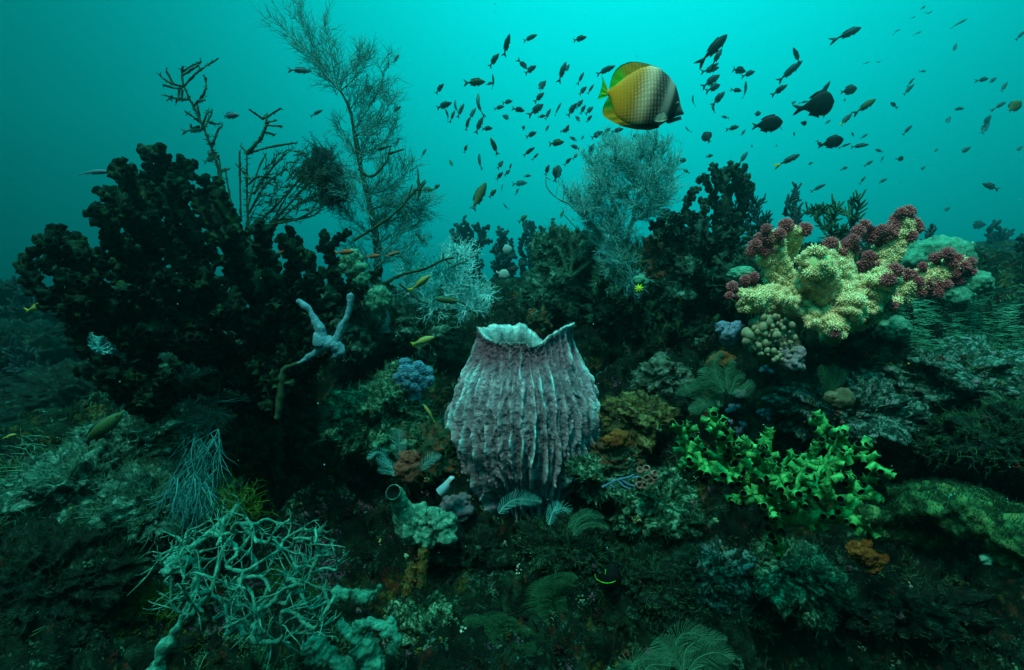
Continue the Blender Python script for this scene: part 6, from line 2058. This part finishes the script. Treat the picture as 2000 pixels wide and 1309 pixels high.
# ------------------------------------------------------------------ small sponges, tunicates and sprigs
M_BUB = mk("tan_bubble_tunicate", [(.3, (.20, .17, .09)), (.7, (.36, .29, .16))], 40, 5, rough=.5, bump=.3, spec=.3)
bt = thing("tunicate_colony", "cluster of tan bubble-like tunicates beneath the soft coral", "tunicate", at(1510, 720, 2.1))
mb = MB()
blob(mb, at(1515, 668, 2.16), np.array([52, 30, 46]) * 2.1e-3, 5, .3, 1.6, 3)
mb.build("base", mk("tan_crust", [(.35, (.10, .09, .05)), (.6, (.24, .21, .13)), (.75, (.34, .30, .20))], 30, 7, bump=1.0, bscale=90), bt)
me_b = None
pb = fill([(1455, 650), (1475, 620), (1500, 612), (1545, 620), (1560, 650), (1550, 690), (1520, 715), (1480, 690), (1460, 670)], 10.5)
for x, y in pb[:95]:
    r = (RG.uniform(2.5, 6.5) if x > 1500 or y > 670 else RG.uniform(5, 10.5)) * 2.05e-3
    if me_b is None:
        m_ = MB()
        blob(m_, (0, 0, 0), (1, 1, 1.25), 3, .06, 1.0, 3)
        m_.add(np.zeros((0, 3)))
        me_b = m_.mesh("zooid", M_BUB)
    o = bpy.data.objects.new("zooid", me_b)
    COL.objects.link(o)
    o.parent = bt
    o.location = Vector(at(x, y, 2.06 + RG.uniform(-.02, .02)) - np.array(worldloc(bt)))
    o.scale = (r, r, r)
    o.rotation_euler = (RG.uniform(-.5, .5), RG.uniform(-.5, .5), 0)

M_PINK = mk("pinkish_sprig", [(.3, (.22, .13, .16)), (.6, (.42, .30, .36)), (.8, (.55, .48, .55))], 60, 3, bump=0)
for lb, x, y, n_, sp_ in (("largest pinkish-white soft coral sprig above the green tube coral", 1448, 835, 16, 20), ("pink soft coral sprig up the slope from the largest sprig", 1432, 800, 7, 10), ("pink soft coral sprig nearest the green tube coral's top", 1490, 806, 8, 14), ("whitish pink sprig standing third along the row of sprigs", 1512, 803, 8, 11), ("reddish pink sprig high beneath the orange encrusting patch", 1494, 722, 8, 10), ("small reddish sprig low under the brown sponge rag", 1520, 775, 6, 8), ("faint pink sprig in the shade of the hydroid spray", 1445, 770, 6, 8)):
    p, n = hit(x, y)
    d = dep(p) - .03
    t = thing("soft_coral", lb, "coral", at(x, y + sp_ * .6, d + .03))
    for i in range(n_):
        q = at(x + RG.normal(0, sp_ * .55), y + RG.normal(0, sp_ * .45), d + RG.uniform(-.015, .015))
        mb = MB()
        fuzzy_ball(mb, q, RG.uniform(.008, .013), 40, 0, 0, .2)
        mb.build("polyp_cluster", M_PINK, t)

M_ORG = mk("orange_sponge", [(.3, (.07, .02, .004)), (.55, (.20, .06, .010)), (.72, (.36, .14, .03))], 30, 6, bump=.9, bscale=90)


def lumps(name, label, cat, spots_, mat, d=None, amp=.35, part="lobe"):
    x0_, y0_ = spots_[0][:2]
    dd = d or dep(hit(x0_, y0_)[0]) - .01
    t = thing(name, label, cat, at(x0_, y0_ + spots_[0][2], dd))
    for i, (x, y, r) in enumerate(spots_):
        mb = MB()
        blob(mb, at(x, y, dd), np.array([r * 1.15, r * .8, r]) * dd / 1000, 4, amp, 1.7, i + int(x), ridge=.4)
        mb.build(part, mat, t)
    return t


lumps("encrusting_sponge", "bright orange sponge patch under the mossy ledge", "sponge", [(1690, 1085, 20), (1672, 1072, 14), (1710, 1095, 16), (1695, 1062, 11), (1705, 1110, 12)], M_ORG, 1.62)
lumps("encrusting_sponge", "orange-red patch on the slope beneath the tan bubble cluster", "sponge", [(1408, 705, 16), (1425, 703, 11), (1392, 708, 10)], M_ORG, 2.12)
lumps("encrusting_sponge", "rust-orange patch where the ochre boulder meets the sponge", "sponge", [(1205, 855, 16), (1190, 862, 12), (1220, 862, 10)], M_ORG, 2.16)
lumps("encrusting_sponge", "rust-brown ball sponge on the rust-patched boulder", "sponge", [(795, 918, 19), (795, 895, 14), (808, 892, 10)], mk("rust_ball_sponge", [(.3, (.10, .028, .015)), (.6, (.22, .07, .04)), (.8, (.26, .16, .08))], 40, 6, bump=.9, bscale=120), 2.12)
lumps("encrusting_sponge", "purplish grey flat sponge between tunicate and barrel sponge", "sponge", [(895, 1000, 22), (880, 985, 16), (900, 980, 16)], mk("purple_grey_sponge", [(.3, (.06, .055, .06)), (.6, (.12, .105, .11)), (.8, (.2, .16, .16))], 20, 6, bump=.7), 2.2)
lumps("encrusting_sponge", "brown pinkish sponge rag hanging below the tan bubble cluster", "sponge", [(1545, 705, 18), (1558, 690, 14), (1535, 690, 12), (1560, 715, 10)], mk("brown_pink_sponge", [(.3, (.12, .09, .09)), (.6, (.28, .22, .22)), (.8, (.42, .36, .36))], 30, 6, bump=.8), 2.08)
lumps("encrusting_sponge", "dull blue fuzzy sponge tucked beside the tan bubble cluster", "sponge", [(1425, 655, 18), (1440, 640, 13), (1412, 640, 12)], mk("dull_blue_sponge", [(.3, (.07, .12, .16)), (.7, (.18, .26, .33))], 60, 6, bump=.9), 2.2)
lumps("encrusting_sponge", "pale ochre shell-like sponge above the green tube coral", "sponge", [(1645, 780, 20), (1625, 776, 12)], mk("pale_ochre", [(.3, (.05, .045, .02)), (.7, (.17, .145, .08))], 20, 6, bump=.8), 2.02, .2)
# drooping orange-blue fingers in the dark
for lb, pth in (("longer orange finger sponge drooping in the dark hollow below the tube sponge", [(826, 1075), (824, 1110), (822, 1150)]), ("shorter orange finger sponge drooping beside the longer one", [(806, 1105), (800, 1135), (793, 1165)])):
    t = thing("finger_sponge", lb, "sponge", at(pth[0][0], pth[0][1], 1.96))
    mb = MB()
    W = at(np.array(pth)[:, 0], np.array(pth)[:, 1], 1.96)
    limb(mb, W, .020, .010, 12, .006, .4, 40)
    V = mb.v[0]
    o = mb.build("body", mk("orange_teal_finger", [(.35, (.03, .014, .004)), (.50, (.14, .05, .006)), (.60, (.10, .09, .02)), (.68, (.04, .16, .15))], 45, 6, bump=.8), t)
    fringe(t, V, nrm(RG.normal(0, 1, V.shape)), 160, .012, M_FRG['o'], .0014, "polyp_fringe", -.4)
# cup coral rings
M_CUP = mk("pink_cup_coral", [(.3, (.30, .12, .09)), (.7, (.48, .24, .18))], 40, 4, bump=.3)
t = thing("cup_coral", "cluster of pinkish ring-mouthed cup corals on the pale crusted rock", "coral", at(1258, 952, 2.05))
for x, y in ((1250, 920), (1264, 915), (1274, 926), (1248, 934), (1262, 930), (1272, 942), (1258, 946), (1246, 947), (1280, 934)):
    mb = MB()
    D = nrm(-FW + RT * RG.uniform(-.5, .5) + UP * RG.uniform(-.1, .7))
    knobs(mb, at(x, y, 2.06)[None], D[None], np.array([.0125]), np.array([.022]), 16, flare=1.1)
    mb.build("cup", [M_CUP, mk("cup_mouth", [(0, (.16, .07, .05)), (1, (.25, .12, .09))], bump=0) if 'cup_mouth' not in bpy.data.materials else bpy.data.materials['cup_mouth']], t)
t = thing("branching_sponge", "thin slate-blue branching sponge beside the pink cup corals", "sponge", at(1178, 952, 2.02))
for pth in ([(1176, 952), (1195, 942), (1215, 935), (1250, 932)], [(1195, 942), (1190, 935)], [(1212, 936), (1225, 945), (1240, 950)], [(1205, 938), (1218, 950), (1232, 955)], [(1225, 934), (1238, 927)], [(1190, 946), (1200, 953)]):
    mb = MB()
    limb(mb, at(np.array(pth)[:, 0], np.array(pth)[:, 1], 2.0), .0052, .003, 7, .005, .25, 60)
    mb.build("branch", mk("slate_blue", [(.3, (.04, .10, .14)), (.7, (.09, .18, .25))], 30, 3, bump=.3) if 'slate_blue' not in bpy.data.materials else bpy.data.materials['slate_blue'], t)
# black vase with a green rim
t = thing("tunicate", "black vase tunicate edged by a thin neon green rim line", "tunicate", at(1192, 1155, 1.98))
mb = MB()
blob(mb, at(1192, 1128, 1.99), (.042, .035, .05), 4, .12, 1.3, 9)
mb.build("body", M_MOUTH, t)
M_NEON = mk("neon_rim", [(0, (.08, .55, .02)), (1, (.14, .7, .04))], bump=0)
mb = MB()
a = np.linspace(math.radians(178), math.radians(312), 30)
limb(mb, at(1186 + 24 * np.cos(a), 1122 - 17 * np.sin(a), 1.93), .0012, .0008, 6, .003)
mb.build("rim", M_NEON, t)
mb = MB()
limb(mb, at([1183, 1182], [1112, 1122], 1.93), .0015, .001, 6, .003)
mb.build("slit", M_NEON, t)
# yellow star
t = thing("feather_star", "tiny bright yellow star-shaped feather star on the dark crest", "feather star", at(1248, 567, 2.6))
M_LEM = mk("lemon_yellow", [(0, (.55, .62, .01)), (1, (.7, .75, .03))], bump=0)
for i in range(8):
    a_ = i * math.pi / 4 + .2
    mb = MB()
    limb(mb, at([1248, 1248 + 9 * math.cos(a_)], [563, 563 - 8 * math.sin(a_)], 2.55), .006, .002, 6, .005)
    mb.build("arm", M_LEM, t)
lumps("round_coral", "small pale teal coral cap above the yellow feather star", "coral", [(1250, 548, 11), (1258, 551, 8)], M_PROUND, 2.6, .2)
# fuzzy pale green sponge on the crest by the orange fish
for lb, spots_, d in (("fuzzy pale green sponge leaning at the crest by the long orange fish", [(686, 505, 17), (694, 525, 17), (706, 545, 14), (680, 520, 14)], 2.62), ("fuzzy pale sponge clump under the black coral trunk", [(738, 575, 16), (745, 590, 15), (735, 595, 14), (752, 578, 11)], 2.62)):
    t = lumps("fuzzy_sponge", lb, "sponge", spots_, M_PROUND, d, .3)
    for x, y, r in spots_:
        c = at(x, y, d)
        dv = fib(140)
        fringe(t, c + dv * r * d / 1000, dv, 150, .022, M_FRG['t'], .0013, "fringe", .3)
# yellow-green algae tufts in the dim foreground
for lb, x, y, n_, L in (("yellow-green leafy algae tuft above the whip coral's stem", 470, 985, 150, .035), ("yellow-green algae fringe along the whip coral's upper stem", 425, 1040, 150, .03), ("yellow-green algae clump left of the whip coral", 300, 1185, 260, .05), ("yellow-green algae patch inside the whip coral tangle", 560, 1145, 150, .03), ("olive speckled algae under the shaded tube coral", 455, 800, 170, .03)):
    d = dep(hit(x, y)[0]) - .03 if x < 460 or y < 900 else 1.62
    t = thing("algae_tuft", lb, "algae", at(x, y + 12, d))
    C = at(x + RG.normal(0, 26, n_), y + RG.normal(0, 16, n_), d + RG.uniform(-.03, .03, n_))
    fringe(t, C, nrm(RG.normal(0, 1, C.shape) * np.array([1, .5, 1])), n_ * 2, L, M_FRG['y'] if 'olive' not in lb else M_FRG['o'], .0012, "blade", .6)
# clump caught in the sponge's broken rim
rock(1055, 628, 22, 20, "dark crusted coral clump caught in the barrel sponge's broken rim", M_RUST, 'd', 300, .014, .5, seed=61, d=2.58, sink=0, sub=5, lumps=14, name="coral_clump", cat="coral")

# specks drifting in the water
M_SNOW = mk("drifting_speck", [(0, (.25, .40, .38)), (1, (.4, .55, .52))], bump=0)
n_ = 520
dd = RG.uniform(.7, 6.0, n_)
C = at(RG.uniform(-100, 2100, n_), RG.uniform(-50, 1100, n_), dd)
mb = MB()
blobs(mb, C, RG.uniform(.0006, .0016, n_) * (.6 + .25 * dd), 1, .15)
o = mb.build("marine_snow", M_SNOW)
tag(o, 'fine pale specks drifting in the water', kind='stuff')
# ------------------------------------------------------------------ the water itself
hz = MB()
x0, x1, y0, y1, z0, z1 = -24.0, 24.0, -5.0, 27.0, -9.0, 8.5
v = np.array([(x, y, z) for x in (x0, x1) for y in (y0, y1) for z in (z0, z1)])
hz.add(v, [(0, 1, 3, 2), (4, 6, 7, 5), (0, 4, 5, 1), (2, 3, 7, 6), (0, 2, 6, 4), (1, 5, 7, 3)])
mh = bpy.data.materials.new("water_haze")
mh.use_nodes = True
t = mh.node_tree
t.nodes.clear()
pv = nd(t, 'ShaderNodeVolumePrincipled')
pv.inputs['Density'].default_value = HAZE_DENSITY
pv.inputs['Density Attribute'].default_value = ""
pv.inputs['Color'].default_value = (.06, .95, .92, 1)
pv.inputs['Anisotropy'].default_value = 0.85
ou = nd(t, 'ShaderNodeOutputMaterial')
t.links.new(pv.outputs[0], ou.inputs['Volume'])
o = hz.build("haze", mh, smoothf=False)
tag(o, 'blue-green water that dims the far reef', kind='stuff')
